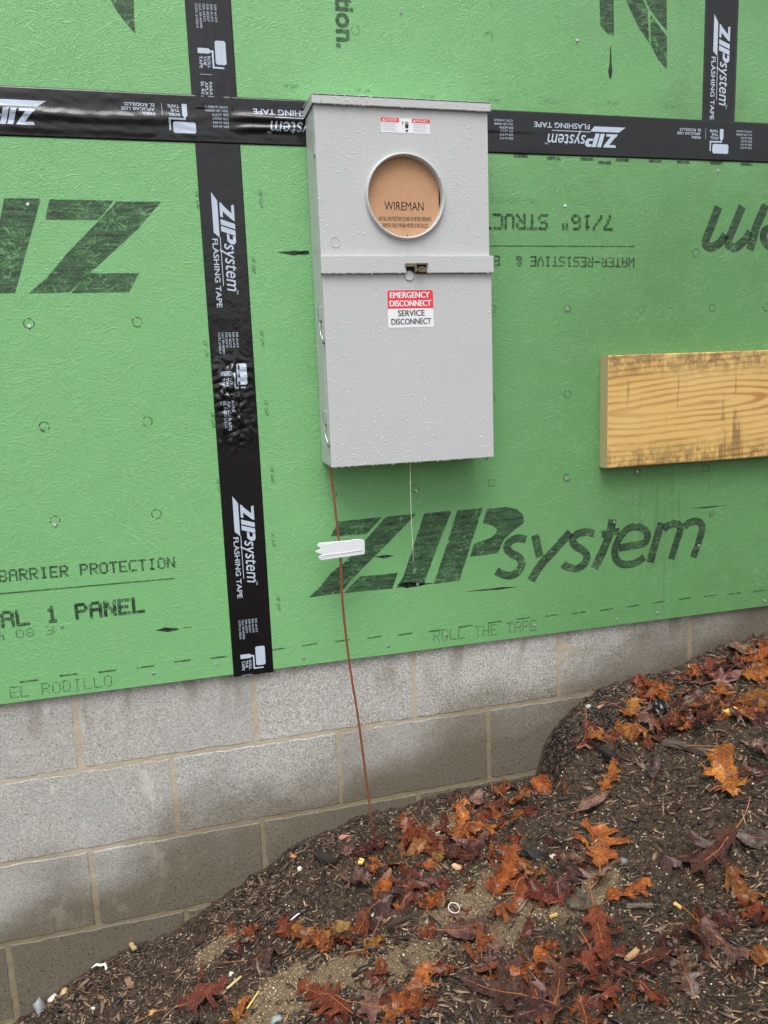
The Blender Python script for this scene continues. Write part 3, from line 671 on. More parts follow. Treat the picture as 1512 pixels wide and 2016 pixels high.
# ------------------------------------------------------------------ ground
def axis(lo, hi, step, far_lo, far_hi):
    a = list(np.arange(lo, hi, step)); s = step; x = lo; left = []
    while x > far_lo: s *= 1.25; x -= s; left.append(x)
    s = step; x = a[-1]; right = []
    while x < far_hi: s *= 1.25; x += s; right.append(x)
    return np.array(left[::-1] + a + right)
gx = axis(-.75, 1.70, .0042, -80, 80); gy = axis(-1.0, .03, .0042, -160, 1.)
GX, GY = np.meshgrid(gx, gy, indexing='ij'); GZ = ground(GX, GY)
V = np.stack([GX.ravel(), GY.ravel(), GZ.ravel()], 1); nx, nz = len(gx)-1, len(gy)-1
I, J = np.meshgrid(np.arange(nx), np.arange(nz), indexing='ij'); a = (I*(nz+1)+J).ravel(); Fq = np.stack([a, a+nz+1, a+nz+2, a+1], 1)
link('ground', fast_mesh('ground', V, Fq), M['ground'], kind='structure', label='dark wet soil sloping down to the left along the foundation')

# ---- mulch shreds and grit (uncountable)
def density(x, y): return vnoise(x*4+3, y*4+8, 21)
def shreds(name, n, lmin, lmax, wmin, wmax, cols, xr=None, near=False, sandy=False, lift=.004, metal=.5, label=''):
    V = []; Fq = []; mi = []
    tot = 0; k = 0
    X = rng.uniform(-.72, 1.68, n*3); Y = -np.abs(rng.uniform(0, 1.0, n*3)); 
    if xr: X = rng.uniform(xr[0], xr[1], n*3); Y = -rng.uniform(.0, xr[2], n*3)
    dn = density(X, Y); sel = np.where(rng.uniform(0, 1, n*3) < .25+1.1*np.clip(dn-.2, 0, 1))[0][:n]
    ms = [plain(name+'_%s' % 'abcdef'[i], c, r, .35, 200, .5, .001) for i, (c, r) in enumerate(cols)]
    Zg = ground(X, Y); dzx = (ground(X+.01, Y, False)-ground(X-.01, Y, False))/.02; dzy = (ground(X, Y+.01, False)-ground(X, Y-.01, False))/.02
    for i in sel:
        sk = False
        for (sx, sy, rx, ry) in SAND:
            if ((X[i]-sx)/rx)**2+((Y[i]-sy)/ry)**2 < .7 and rng.random() < .8: sk = True
        if sk and not sandy: continue
        L = lmin*(lmax/lmin)**rng.uniform(0, 1)**1.5; Wd = rng.uniform(wmin, wmax); T = Wd*rng.uniform(.25, .6); a = rng.uniform(0, math.pi*2) if rng.random() < .45 else rng.normal(-.5, .5)
        tl = rng.normal(0, .22)
        d = np.array([math.cos(a), math.sin(a), math.cos(a)*dzx[i]+math.sin(a)*dzy[i]+math.tan(max(-1, min(1, tl)))]); d /= np.linalg.norm(d)
        s = np.cross([0, 0, 1.], d); s /= np.linalg.norm(s); s = s + np.array([0, 0, rng.normal(0, .35)]); s /= np.linalg.norm(s); u = np.cross(d, s)
        c0 = np.array([X[i], Y[i]-.002, Zg[i]+lift*rng.uniform(0, 1)]); bend = u*L*rng.normal(0, .04) + s*L*rng.normal(0, .045)
        if c0[1] + abs(d[1])*L/2 > YB-.001: c0[1] = YB-.002-abs(d[1])*L/2
        b0 = len(V)
        for q, wf in ((-.5, .35), (0, 1.), (.5, rng.uniform(.2, .7))):
            cc = c0 + d*L*q + (bend if q == 0 else 0)
            for ss, uu in ((-1, -1), (1, -1), (1, 1), (-1, 1)): V.append(cc + s*Wd*.5*ss*wf + u*T*.5*uu*max(wf, .5))
        for q in (0, 4):
            for e in range(4): Fq.append((b0+q+e, b0+q+(e+1) % 4, b0+q+4+(e+1) % 4, b0+q+4+e))
        Fq.append((b0+3, b0+2, b0+1, b0)); Fq.append((b0+8, b0+9, b0+10, b0+11)); m = int(rng.integers(0, len(cols))); mi += [m]*10
    me = fast_mesh(name, np.array(V), np.array(Fq), False)
    for m in ms: me.materials.append(m)
    me.polygons.foreach_set('material_index', np.array(mi, dtype=np.int32)); me.update()
    return link(name, me, None, kind='stuff', label=label)
shreds('mulch', 19000, .006, .042, .0012, .0042, [((.018, .012, .009), .25), ((.055, .035, .024), .35), ((.13, .085, .055), .45), ((.012, .010, .010), .2), ((.26, .18, .12), .55), ((.085, .045, .032), .3)], label='dark shredded bark mulch strewn over the soil')
shreds('bark_chips', 2300, .014, .055, .004, .011, [((.028, .02, .016), .3), ((.075, .048, .033), .4), ((.18, .12, .08), .5), ((.018, .015, .017), .35)], label='coarser dark bark chips among the mulch')
shreds('mound_mulch', 1500, .008, .045, .0015, .005, [((.018, .012, .009), .25), ((.045, .03, .022), .35), ((.11, .075, .05), .45), ((.012, .010, .010), .2)], xr=(.72, .92, .10), label='dark bark shreds on the steep mound beside the foundation')
shreds('wall_foot_mulch', 2600, .006, .035, .0012, .004, [((.018, .012, .009), .25), ((.045, .03, .022), .35), ((.11, .075, .05), .45), ((.20, .14, .09), .5)], xr=(-.72, 1.5, .07), label='bark shreds banked against the foot of the block wall')
shreds('pale_splinters', 900, .008, .028, .0015, .005, [((.42, .27, .13), .6), ((.30, .18, .09), .6), ((.50, .36, .20), .6)], label='small pale wood splinters in the soil')
def grit(name, n, r0_, r1_, cols, label, sandy=False):
    t = (1+5**.5)/2; iv = np.array([(-1, t, 0), (1, t, 0), (-1, -t, 0), (1, -t, 0), (0, -1, t), (0, 1, t), (0, -1, -t), (0, 1, -t), (t, 0, -1), (t, 0, 1), (-t, 0, -1), (-t, 0, 1)])/1.9
    fi = np.array([(0, 11, 5), (0, 5, 1), (0, 1, 7), (0, 7, 10), (0, 10, 11), (1, 5, 9), (5, 11, 4), (11, 10, 2), (10, 7, 6), (7, 1, 8), (3, 9, 4), (3, 4, 2), (3, 2, 6), (3, 6, 8), (3, 8, 9), (4, 9, 5), (2, 4, 11), (6, 2, 10), (8, 6, 7), (9, 8, 1)])
    X = rng.uniform(-.72, 1.68, n); Y = -rng.uniform(.0, 1.0, n)
    if sandy:
        k = rng.integers(0, len(SAND), n); sa = np.array(SAND); r_ = np.sqrt(rng.uniform(0, 1.6, n)); a = rng.uniform(0, 6.28, n); X = sa[k, 0]+r_*np.cos(a)*sa[k, 2]*1.2; Y = np.minimum(sa[k, 1]+r_*np.sin(a)*sa[k, 3]*1.3, -.004)
    R_ = r0_*(r1_/r0_)**(rng.uniform(0, 1, n)**2.2); Zg = ground(X, Y)+R_*.2
    sc = rng.uniform(.6, 1.25, (n, 1, 3)); jit = rng.uniform(.8, 1.2, (n, 12, 1))
    V = iv[None]*sc*jit*R_[:, None, None] + np.stack([X, Y, Zg], 1)[:, None]
    Fq = fi[None] + (np.arange(n)*12)[:, None, None]
    me = fast_mesh(name, V.reshape(-1, 3), Fq.reshape(-1, 3), False)
    for i, c in enumerate(cols): me.materials.append(plain(name+'_'+'abcdef'[i], c, .45, .3, 300, .4, .0006))
    me.polygons.foreach_set('material_index', np.repeat(rng.integers(0, len(cols), n), 20).astype(np.int32)); me.update()
    link(name, me, None, kind='stuff', label=label)
grit('soil_grit', 26000, .0009, .0038, [(.08, .056, .038), (.20, .145, .095), (.38, .29, .20), (.04, .028, .02), (.13, .092, .062)], 'fine crumbs and grains of soil')
grit('quartz_grains', 2600, .0008, .0026, [(.62, .58, .5), (.75, .73, .68), (.5, .38, .22)], 'tiny pale grains scattered on the soil')
grit('sand', 4500, .0008, .0026, [(.36, .26, .16), (.48, .37, .23), (.22, .15, .09)], 'patches of coarse tan sand', True)

# ------------------------------------------------------------------ leaves
def oak_outline(rr, wide=.5, pairs=3, deep=.75):
    side = []
    def half():
        P = [(0., 0.), (.05, .012)]; 
        for k in range(pairs):
            c_ = .20 + .56*k/max(1, pairs-1)*.93 + rr.uniform(-.02, .02); wd = wide*(.62, 1., .72, .5)[k]*rr.uniform(.85, 1.15) if pairs <= 4 else wide
            sn = .06+.14*(1-deep)+.03*rr.random(); fwd = .10
            P += [(c_-.085, sn), (c_-.05, wd*.38), (c_-.015+fwd*.2, wd*.70), (c_-.03+fwd*.35, wd*.98), (c_+.025+fwd*.45, wd*.80), (c_+.07+fwd*.6, wd*1.02), (c_+.055+fwd*.25, wd*.62), (c_+.045, wd*.32), (c_+.055, sn)]
        P += [(.86, .05), (.875, .13), (.93, .155), (.925, .085), (.955, .075)]
        return P
    L = half(); R_ = half()
    return [(x, y) for x, y in L] + [(1., 0.)] + [(x, -y) for x, y in R_[::-1][:-1]]
def oval_outline(rr):
    n = 14; f = [(t/n, .26*math.sin(math.pi*(t/n)**.85)*(1+.10*(t % 2))*rr.uniform(.93, 1.07)) for t in range(1, n)]
    return [(0, 0)] + f + [(1, 0)] + [(x, -y*rr.uniform(.9, 1.05)) for x, y in f[::-1]]
def maple_outline(rr):
    P = []
    tips = [(-100, .42), (-52, .62), (-12, .9), (12, .95)][:0]
    for a, r_ in [(-150, .25), (-128, .5), (-108, .36), (-88, .28), (-68, .72), (-52, .58), (-40, .30), (-18, .72), (0, 1.), (18, .70), (40, .30), (54, .60), (70, .74), (88, .27), (108, .38), (130, .5), (150, .24)]:
        r_ *= rr.uniform(.88, 1.1)*.62; P.append((.38+r_*math.cos(math.radians(a)), r_*math.sin(math.radians(a))))
    return P + [(.18, 0)]
def scrap_outline(rr): return [(.5+.5*rr.uniform(.55, 1)*math.cos(a), .33*rr.uniform(.5, 1)*math.sin(a)) for a in [2*math.pi*k/11 for k in range(11)]][::-1]
def inside(x, y, P):
    c_ = False; j = len(P)-1
    for i in range(len(P)):
        if (P[i][1] > y) != (P[j][1] > y) and x < (P[j][0]-P[i][0])*(y-P[i][1])/(P[j][1]-P[i][1])+P[i][0]: c_ = not c_
        j = i
    return c_
def leaf_meshes(outline, rr, curl, fold, wav, stem=None):
    stem = rr.choice([.06, .12, .2, .38]) if stem is None else stem
    ph = [rr.uniform(0, 6.28) for _ in range(4)]; tw = rr.uniform(-.5, .5)*curl
    def warp(x, y):
        z = fold*abs(y)*1.1 + curl*.55*(x-.5)**2 + tw*(x-.5)*y*2 + wav*(.045*math.sin(x*9+ph[0]+y*5)+.035*math.sin(y*14+ph[1]+x*4)+.022*math.sin(x*21+ph[2])*abs(y)*3)
        z += wav*.030*(abs(mnoise.noise(Vector((x*6+ph[0]*5, y*6, ph[1]))))*2-.4) + wav*.012*mnoise.noise(Vector((x*17, y*17, ph[2])))
        r_ = math.hypot(x-.5, y); z += curl*.35*max(0, r_-.33)*(1+.8*math.sin(math.atan2(y, x-.5)*3+ph[3]))
        return z
    outline = [(x+rr.gauss(0, .009), y+rr.gauss(0, .009)) for x, y in outline]
    if rr.random() < .3: outline = [(x, y) for x, y in outline if x < rr.uniform(.72, .9)]
    vs = [Vector(p) for p in outline]; n = len(vs); ed = [(i, (i+1) % n) for i in range(n)]; g = .062; x = .03
    while x < 1:
        y = -.6
        while y < .6:
            if inside(x, y, outline): vs.append(Vector((x+rr.uniform(-.01, .01), y+rr.uniform(-.01, .01))))
            y += g
        x += g
    r_ = delaunay_2d_cdt(vs, ed, [], 1, 1e-5); V = [(v.x, v.y, warp(v.x, v.y)) for v in r_[0]]
    a = mesh_from('leaf', V, [tuple(f) for f in r_[2]], True); a.materials.append(M['leaf'])
    bm = bmesh.new(); bx_ = rr.uniform(-.12, .12)
    pts = [(-stem+stem*k/4, bx_*(1-k/4)**2, warp(0, 0)+.02+.10*(1-k/4)**2*rr.uniform(.3, 1)) for k in range(4)] + [(x, 0, warp(x, 0)+.004) for x in (.0, .2, .4, .6, .8, .95)]
    tube(bm, pts, [.009, .007, .006, .006, .008, .007, .006, .005, .004, .002], 5); b = bm_mesh('stem', bm, True); b.materials.append(M['stem'])
    return a, b
M['stem'] = plain('leaf_stem', (.36, .12, .045), .4, .3, 20, .2, .01)
rr = random.Random(5); LV = {'oak': [], 'oval': [], 'maple': [], 'scrap': []}
for k in range(20): LV['oak'].append(leaf_meshes(oak_outline(rr, rr.uniform(.30, .44), rr.choice([3, 3, 3, 4]), rr.uniform(.1, .95)), rr, rr.uniform(-.5, .9), rr.uniform(-.35, .4), rr.uniform(.8, 2.6)))
for k in range(4): LV['oval'].append(leaf_meshes(oval_outline(rr), rr, rr.uniform(.1, .6), rr.uniform(0, .3), .5, .2))
for k in range(3): LV['maple'].append(leaf_meshes(maple_outline(rr), rr, rr.uniform(.1, .6), rr.uniform(0, .3), .7, .3))
for k in range(7): LV['scrap'].append(leaf_meshes(scrap_outline(rr), rr, rr.uniform(-.6, 1.2), rr.uniform(-.3, .5), rr.uniform(1.5, 3), .05))
COL = dict(orange=(.66, .20, .032), bright=(.80, .29, .045), amber=(.58, .23, .045), rust=(.40, .10, .03), red=(.30, .065, .032), maroon=(.15, .040, .026), pink=(.40, .20, .16), purple=(.17, .075, .065), tan=(.50, .32, .22), pale=(.62, .42, .32), grey=(.26, .20, .17), brown=(.24, .095, .04), yellow=(.70, .45, .12))
_bb = {}
def bbc(me):
    if me.name not in _bb:
        c = np.array([v.co[:] for v in me.vertices]); lo, hi = c.min(0), c.max(0)
        _bb[me.name] = [(x, y, z) for x in (lo[0], hi[0]) for y in (lo[1], hi[1]) for z in (lo[2], hi[2])]
    return _bb[me.name]
def leaf(P, size, yaw, col, kind='oak', tilt=None, label=None, group=None, lift=.006, var=None):
    v = LV[kind]; a, b = v[random.randrange(len(v)) if var is None else var % len(v)]
    n = {'oak': 'oak_leaf', 'oval': 'oval_leaf', 'maple': 'maple_leaf', 'scrap': 'leaf_fragment'}[kind]
    o = bpy.data.objects.new(n, a); C.objects.link(o)
    x, y = float(P[0]), float(P[1]); nx = float(ground(x-.03, y, False)-ground(x+.03, y, False))/.06; ny = float(ground(x, y-.03, False)-ground(x, y+.03, False))/.06
    nn = Vector((nx, ny, 1)).normalized(); ti = tilt if tilt is not None else (random.gauss(0, .13), random.gauss(0, .13))
    q = nn.to_track_quat('Z', 'Y').to_matrix(); q = Matrix.Rotation(0, 3, 'X') @ q
    m = q.to_4x4(); xa = Vector((math.cos(yaw), math.sin(yaw), 0)); xa = (xa - nn*xa.dot(nn)).normalized(); ya = nn.cross(xa)
    m = Matrix((xa, ya, nn)).transposed() @ Matrix.Rotation(ti[0], 3, 'X') @ Matrix.Rotation(ti[1], 3, 'Y')
    c_ = Vector((x, min(y, -.012), float(ground(x, y, False))+lift)) - m @ Vector((size*.5, 0, 0))
    far = max(c_.y, c_.y + (m @ Vector((size, 0, 0))).y)
    o.matrix_world = Matrix.Translation(c_) @ m.to_4x4() @ Matrix.Diagonal((size, size*random.uniform(.8, 1.2), size*random.uniform(.7, 1.2), 1))
    my = max((o.matrix_world @ Vector(cn)).y for cn in bbc(a))
    if my > YB-.004: o.matrix_world = Matrix.Translation((0, YB-.004-my, 0)) @ o.matrix_world
    base = COL[col]; k = random.uniform(.8, 1.2); o.color = (min(1, base[0]*k), min(1, base[1]*k*random.uniform(.85, 1.15)), base[2]*k, 1)
    if kind != 'scrap' and (group is None or random.random() < .25):
        s_ = bpy.data.objects.new('stem', b); C.objects.link(s_); s_.parent = o
    o['label'] = label; o['category'] = 'leaf'
    if group: o['group'] = group
    return o
def pleaf(px, py, s, ang, col, kind, label, tilt=None, lift=.011, var=None):
    P = gp(px, py); a = math.radians(ang); Q = gp(px+30*math.cos(a), py-30*math.sin(a)); yaw = math.atan2(Q[1]-P[1], Q[0]-P[0])
    L = s/F*np.linalg.norm(P-CAM)*1.06
    leaf(P, L, yaw, col, kind, tilt, label, None, lift, var)
LEAVES = [
 (1010, 1540, 75, 170, 'red', 'oak', 'crumpled dark red leaf pushed against the block wall above the orange oak leaves'),
 (1070, 1552, 125, -10, 'bright', 'oak', 'bright orange many-lobed oak leaf lying just right of the crumpled red leaf'),
 (1012, 1582, 95, -20, 'orange', 'oak', 'orange oak leaf below the crumpled red leaf at the wall'),
 (940, 1582, 58, 70, 'pale', 'oval', 'pale pinkish rounded leaf standing out left of the orange oak leaves by the wall'),
 (908, 1622, 105, 80, 'orange', 'oak', 'orange oak leaf with upright stem directly left of the pale round leaf'),
 (957, 1632, 95, 30, 'orange', 'oak', 'orange oak leaf directly below the pale round leaf'),
 (930, 1668, 85, 200, 'pink', 'oak', 'dull pink wet oak leaf under the orange ones below the pale round leaf'),
 (1170, 1588, 66, 30, 'tan', 'oval', 'grey tan oval leaf lying alone on dark bark chips'),
 (1200, 1542, 65, 60, 'orange', 'oak', 'small thin-lobed orange leaf above the grey tan oval leaf'),
 (1428, 1533, 105, -80, 'bright', 'oak', 'spiky orange oak leaf pointing down on the upper right slope'),
 (1490, 1528, 70, 10, 'maroon', 'oak', 'maroon wet leaf at the right edge beside the spiky orange leaf'),
 (1180, 1668, 135, 90, 'bright', 'oak', 'large bright orange oak leaf with long straight pale stem in the middle of the slope'),
 (1182, 1722, 95, 100, 'pink', 'oak', 'pinkish brown leaf tucked under the large bright orange oak leaf'),
 (998, 1728, 95, 50, 'orange', 'oak', 'orange oak leaf with long stem left of the dark bark log and white pebble'),
 (1045, 1718, 65, -20, 'amber', 'oak', 'golden brown leaf just right of the long stemmed orange leaf'),
 (1005, 1785, 105, 240, 'orange', 'oak', 'orange oak leaf pointing down left onto the sandy patch'),
 (1080, 1772, 90, 10, 'red', 'oak', 'dark red curled leaf between the orange leaf and the grey leaf'),
 (1139, 1783, 62, -35, 'grey', 'oval', 'flat grey narrow leaf pointing down right on bare soil'),
 (1118, 1745, 75, 60, 'purple', 'oak', 'dusky purple lobed leaf above the flat grey narrow leaf'),
 (1236, 1762, 85, 10, 'orange', 'oak', 'orange leaf curved like a hook right of the flat grey leaf'),
 (1467, 1765, 105, -50, 'amber', 'oak', 'curled golden orange leaf standing up near the right edge'),
 (1183, 1858, 125, -80, 'rust', 'oak', 'large rusty oak leaf with stem to the left in the lower middle'),
 (1438, 1880, 135, -40, 'pink', 'oak', 'dusty pink star-shaped leaf in the lower right'),
 (1400, 1835, 95, 20, 'maroon', 'oak', 'dark maroon leaf above the dusty pink star-shaped leaf'),
 (950, 1885, 115, 100, 'rust', 'oak', 'rusty red lobed leaf left of the pile in the lower middle'),
 (1050, 1907, 90, 40, 'orange', 'oak', 'orange leaf on top of the wet brown pile in the lower middle'),
 (1100, 1957, 140, 70, 'brown', 'oak', 'broad brown oak leaf in the pile at the bottom'),
 (980, 1960, 125, 160, 'purple', 'maple', 'flat purplish brown leaf at the left of the bottom pile'),
 (1192, 1945, 110, -70, 'red', 'oak', 'wet red brown leaf below the large rusty leaf'),
 (1276, 1905, 120, 30, 'maroon', 'oak', 'dark maroon leaf beside the split wood stick'),
 (1282, 1970, 60, -30, 'rust', 'oak', 'small rusty leaf below the dark maroon one near the bottom'),
 (1402, 1692, 130, 230, 'maroon', 'oak', 'dark maroon leaf pasted flat on the right middle slope'),
 (1330, 1705, 75, 200, 'purple', 'oak', 'purplish flattened leaf left of the dark maroon leaf on the right slope'),
 (1490, 1662, 60, 10, 'grey', 'oval', 'dull grey leaf at the right edge of the middle slope'),
 (1262, 1364, 72, 110, 'rust', 'oak', 'rust coloured lobe of a leaf rising beside the foundation, left of a pair'),
 (1283, 1366, 70, 85, 'orange', 'oak', 'upright orange leaf left of the black plastic scrap'),
 (1306, 1374, 50, 100, 'orange', 'oak', 'small orange leaf right above the black plastic scrap'),
 (1244, 1398, 60, 60, 'bright', 'oak', 'bright orange leaf tip below left of the black plastic scrap'),
 (1266, 1424, 85, -30, 'pink', 'oak', 'pinkish brown leaf under the black plastic scrap'),
 (1217, 1454, 110, 190, 'bright', 'oak', 'bright orange oak leaf whose long stem runs to the upper right'),
 (1305, 1440, 70, 200, 'rust', 'oak', 'rust leaf crossed by the long stem of the bright oak leaf'),
 (1152, 1464, 80, 250, 'red', 'oak', 'dark red leaf with orange tip on the mound next to the wall'),
 (1369, 1336, 55, 80, 'orange', 'oak', 'zigzag edged small orange leaf close to the foundation'),
 (1427, 1346, 62, 20, 'pale', 'maple', 'pale peach square-looking leaf on the red leaves at upper right'),
 (1400, 1325, 70, 100, 'red', 'oak', 'orange red leaf left of the pale peach leaf'),
 (1457, 1283, 75, -45, 'tan', 'oval', 'long light brown curled leaf near the top of the slope'),
 (1475, 1266, 60, 70, 'rust', 'oak', 'rusty leaf at the top of the slope above the light brown curled leaf'),
 (1492, 1300, 70, 20, 'orange', 'oak', 'orange leaf at the right edge near the top of the slope'),
 (1503, 1335, 75, 10, 'orange', 'oak', 'second orange leaf down along the right edge'),
 (1423, 1372, 60, -60, 'orange', 'oak', 'orange leaf hanging below the pale peach leaf'),
 (1490, 1383, 62, 20, 'amber', 'oval', 'long golden brown leaf at the right edge above the yellow wood block'),
 (1378, 1430, 75, 60, 'maroon', 'oak', 'wet maroon leaf left of the yellow wood block'),
 (1486, 1420, 90, 0, 'maroon', 'oak', 'wet maroon leaf right of the yellow wood block'),
 (1352, 1390, 80, 40, 'maroon', 'oak', 'glossy dark red leaf right of the green foam scrap'),
 (1445, 1320, 70, -20, 'purple', 'oak', 'glossy purplish leaf under the light brown curled leaf'),
 (1294, 1520, 62, 70, 'grey', 'oak', 'grey brown leaf with shrivelled lobes on the upper middle slope'),
 (1498, 1485, 66, 160, 'tan', 'oak', 'tan pink leaf at the right edge above the maroon one'),
 (705, 1745, 72, -20, 'pink', 'oak', 'dusty pink four-pointed leaf lying alone below the copper wire foot'),
 (738, 1710, 42, 80, 'orange', 'oak', 'small folded orange leaf right of the yellow chip'),
 (810, 1650, 75, 120, 'rust', 'oak', 'brownish orange leaf with sharp tip right of the copper wire foot'),
 (847, 1670, 75, -60, 'rust', 'oak', 'dark orange leaf left of the yellow mottled leaf'),
 (864, 1692, 45, 80, 'yellow', 'oval', 'yellow mottled narrow leaf standing among the orange leaves'),
 (805, 1693, 105, 35, 'amber', 'oak', 'wide golden brown leaf sloping down left below the sharp tipped one'),
 (757, 1757, 68, 65, 'orange', 'oval', 'narrow bright orange folded leaf right of the dusty pink leaf'),
 (803, 1752, 100, 80, 'red', 'oak', 'dark red veined leaf beside the narrow orange folded one'),
 (838, 1748, 62, 20, 'pink', 'oak', 'pinkish leaf tip right of the dark red veined leaf'),
 (757, 1798, 105, 60, 'purple', 'oak', 'purple grey oak leaf above the amber cluster'),
 (920, 1695, 80, 10, 'maroon', 'oak', 'dark red leaf right of the yellow mottled leaf'),
 (560, 1832, 62, 110, 'rust', 'oak', 'dark orange triangular leaf at the left end of the amber cluster'),
 (609, 1850, 90, 5, 'amber', 'oak', 'amber brown leaf with thin curved stem in the left cluster'),
 (637, 1873, 60, -70, 'bright', 'oak', 'orange yellow leaf tip hanging below the left cluster'),
 (684, 1852, 105, 200, 'rust', 'oak', 'amber rust leaf below the pale yellow leaf piece'),
 (725, 1875, 60, 30, 'amber', 'oak', 'small golden brown leaf at the right end of the left cluster'),
 (678, 1828, 48, 25, 'yellow', 'scrap', 'pale yellow ochre leaf piece on the left cluster'),
 (920, 1840, 80, 15, 'pink', 'oval', 'flat pinkish brown leaf right below the clear plastic ring'),
 (640, 1972, 120, 160, 'rust', 'oak', 'large dark orange leaf at the bottom left of centre'),
 (742, 1992, 90, 10, 'pink', 'maple', 'dusty mauve leaf at the bottom edge'),
 (812, 1957, 100, 45, 'orange', 'oak', 'orange leaf with long thin stem pointing up right near the bottom'),
 (795, 2000, 85, 220, 'orange', 'oak', 'orange leaf overlapping the dusty mauve leaf at the bottom edge'),
 (395, 1978, 125, 30, 'red', 'oak', 'long dark red leaf at the bottom edge left of the sandy patch'),
 (722, 1680, 60, 10, 'maroon', 'oak', 'near black maroon leaf lying at the foot of the copper wire'),
 (528, 1892, 80, 20, 'purple', 'oak', 'dark purple leaf left of the amber cluster, half buried'),
 (470, 2005, 60, 60, 'bright', 'oak', 'bright orange leaf cut by the bottom edge left of the dark orange leaf'),
 (1350, 1925, 80, 100, 'pink', 'oak', 'pink brown narrow leaf right of the split wood stick'),
 (1500, 1893, 45, -10, 'bright', 'scrap', 'bright orange red fragment at the lower right edge'),
 (1060, 2000, 90, 20, 'purple', 'oak', 'purplish brown leaf at the bottom edge below the broad brown oak leaf'),
 (1150, 2005, 70, 100, 'rust', 'oak', 'rusty leaf at the bottom edge right of the purplish one'),
 (1485, 1800, 70, 150, 'rust', 'oak', 'rusty leaf at the right edge below the curled golden leaf'),
 (1330, 1870, 60, 80, 'maroon', 'oak', 'small maroon leaf left of the dusty pink star-shaped leaf'),
 (870, 1915, 60, 200, 'rust', 'oak', 'rusty brown leaf at the left end of the bottom pile'),
]
for t in LEAVES: pleaf(*t)
# less distinct leaves and fragments of the wet litter
LM = [(690, 1545, 'the copper wire'), (740, 1662, 'the foot of the copper wire'), (894, 1797, 'the thin white plastic ring'), (1090, 1690, 'the round white pebble'), (1440, 1408, 'the yellow sawn wood block'), (1303, 1404, 'the black plastic scrap'), (1254, 1880, 'the split pale wood stick'),
      (940, 1582, 'the pale pinkish rounded leaf'), (1170, 1588, 'the grey tan oval leaf'), (1180, 1668, 'the large bright orange oak leaf'), (1438, 1880, 'the dusty pink star-shaped leaf'), (1139, 1783, 'the flat grey narrow leaf'), (1467, 1765, 'the curled golden orange leaf'), (1428, 1533, 'the spiky orange oak leaf'),
      (705, 1745, 'the dusty pink four-pointed leaf'), (757, 1798, 'the purple grey oak leaf'), (678, 1828, 'the pale yellow leaf piece'), (742, 1992, 'the dusty mauve leaf'), (395, 1978, 'the long dark red leaf'), (1427, 1346, 'the pale peach leaf'), (1457, 1283, 'the light brown curled leaf'), (1402, 1692, 'the flat maroon leaf on the right slope'),
      (1183, 1858, 'the large rusty oak leaf'), (1100, 1957, 'the broad brown oak leaf'), (980, 1960, 'the flat purplish brown leaf'), (864, 1692, 'the yellow mottled leaf'), (1236, 1762, 'the hook-shaped orange leaf'), (1217, 1454, 'the bright leaf with the long stem'), (1490, 1662, 'the dull grey leaf at the right edge'), (920, 1840, 'the flat pinkish brown leaf'), (640, 1972, 'the large dark orange leaf'), (1010, 1540, 'the crumpled red leaf at the wall')]
used = set()
def autolabel(px, py, col, kind, s_):
    cw = dict(red='dark red', rust='rust', purple='purplish', pink='dull pink', orange='orange', amber='amber')
    kw = {'oak': 'lobed leaf', 'scrap': 'leaf fragment', 'oval': 'oval leaf', 'maple': 'broad leaf'}[kind]; sz = 'small ' if s_ < 50 else ('larger ' if s_ > 72 else '')
    for d, lx, ly, nm in sorted((math.hypot(px-lx, py-ly), lx, ly, nm) for lx, ly, nm in LM)[:4]:
        dx, dy = px-lx, py-ly; w1 = ('below' if dy > 0 else 'above'); w2 = ('right' if dx > 0 else 'left')
        pos = w1 if abs(dy) > 2.2*abs(dx) else ('%s of' % w2 if abs(dx) > 2.2*abs(dy) else '%s and %s of' % (w1, w2)); far = 'close ' if d < 60 else ''
        l = '%s%s %s %s%s %s' % (sz, cw.get(col, col), kw, far, pos, nm)
        if l not in used and len(l.split()) <= 16: used.add(l); return l
    return l
def scatter(n, cx, cy, sx, sy, cols, kinds, s0, s1, label, group):
    for k in range(n):
        px, py = random.gauss(cx, sx), random.gauss(cy, sy); P = gp(px, py)
        if P[1] > -.01 or not (0 < px < 1512 and py < 2012): continue
        sz = random.uniform(s0, s1); c_ = random.choice(cols); kd = random.choice(kinds)
        leaf(P, sz/F*np.linalg.norm(P-CAM)*.95, random.uniform(0, 6.28), c_, kd, None, autolabel(px, py, c_, kd, sz), group, random.uniform(-.002, .004))
scatter(46, 1395, 1375, 80, 42, ['red', 'maroon', 'rust', 'orange', 'orange', 'pink'], ['oak', 'oak', 'scrap'], 35, 68, 'wet dark red oak leaf matted among the litter on the upper right slope', 'matted red leaves of the upper right slope')
scatter(26, 950, 1640, 60, 42, ['orange', 'rust', 'red', 'orange', 'rust'], ['oak', 'scrap'], 40, 75, 'wet reddish leaf in the heap against the middle of the block wall', 'leaves heaped against the middle of the wall')
scatter(26, 830, 1730, 60, 45, ['orange', 'rust', 'pink', 'red'], ['oak', 'scrap'], 35, 70, 'wet rust and maroon leaf in the band right of the wire foot', 'leaves in the band right of the wire foot')
scatter(24, 1070, 1925, 85, 42, ['red', 'rust', 'rust', 'pink', 'brown', 'orange'], ['oak', 'oak', 'scrap'], 50, 95, 'soaked brown red leaf pressed into the bottom middle pile', 'soaked leaves of the bottom middle pile')
scatter(9, 1420, 1850, 60, 50, ['maroon', 'rust', 'red', 'brown'], ['oak', 'scrap'], 45, 85, 'soaked maroon leaf pressed flat on the lower right soil', 'soaked leaves of the lower right')
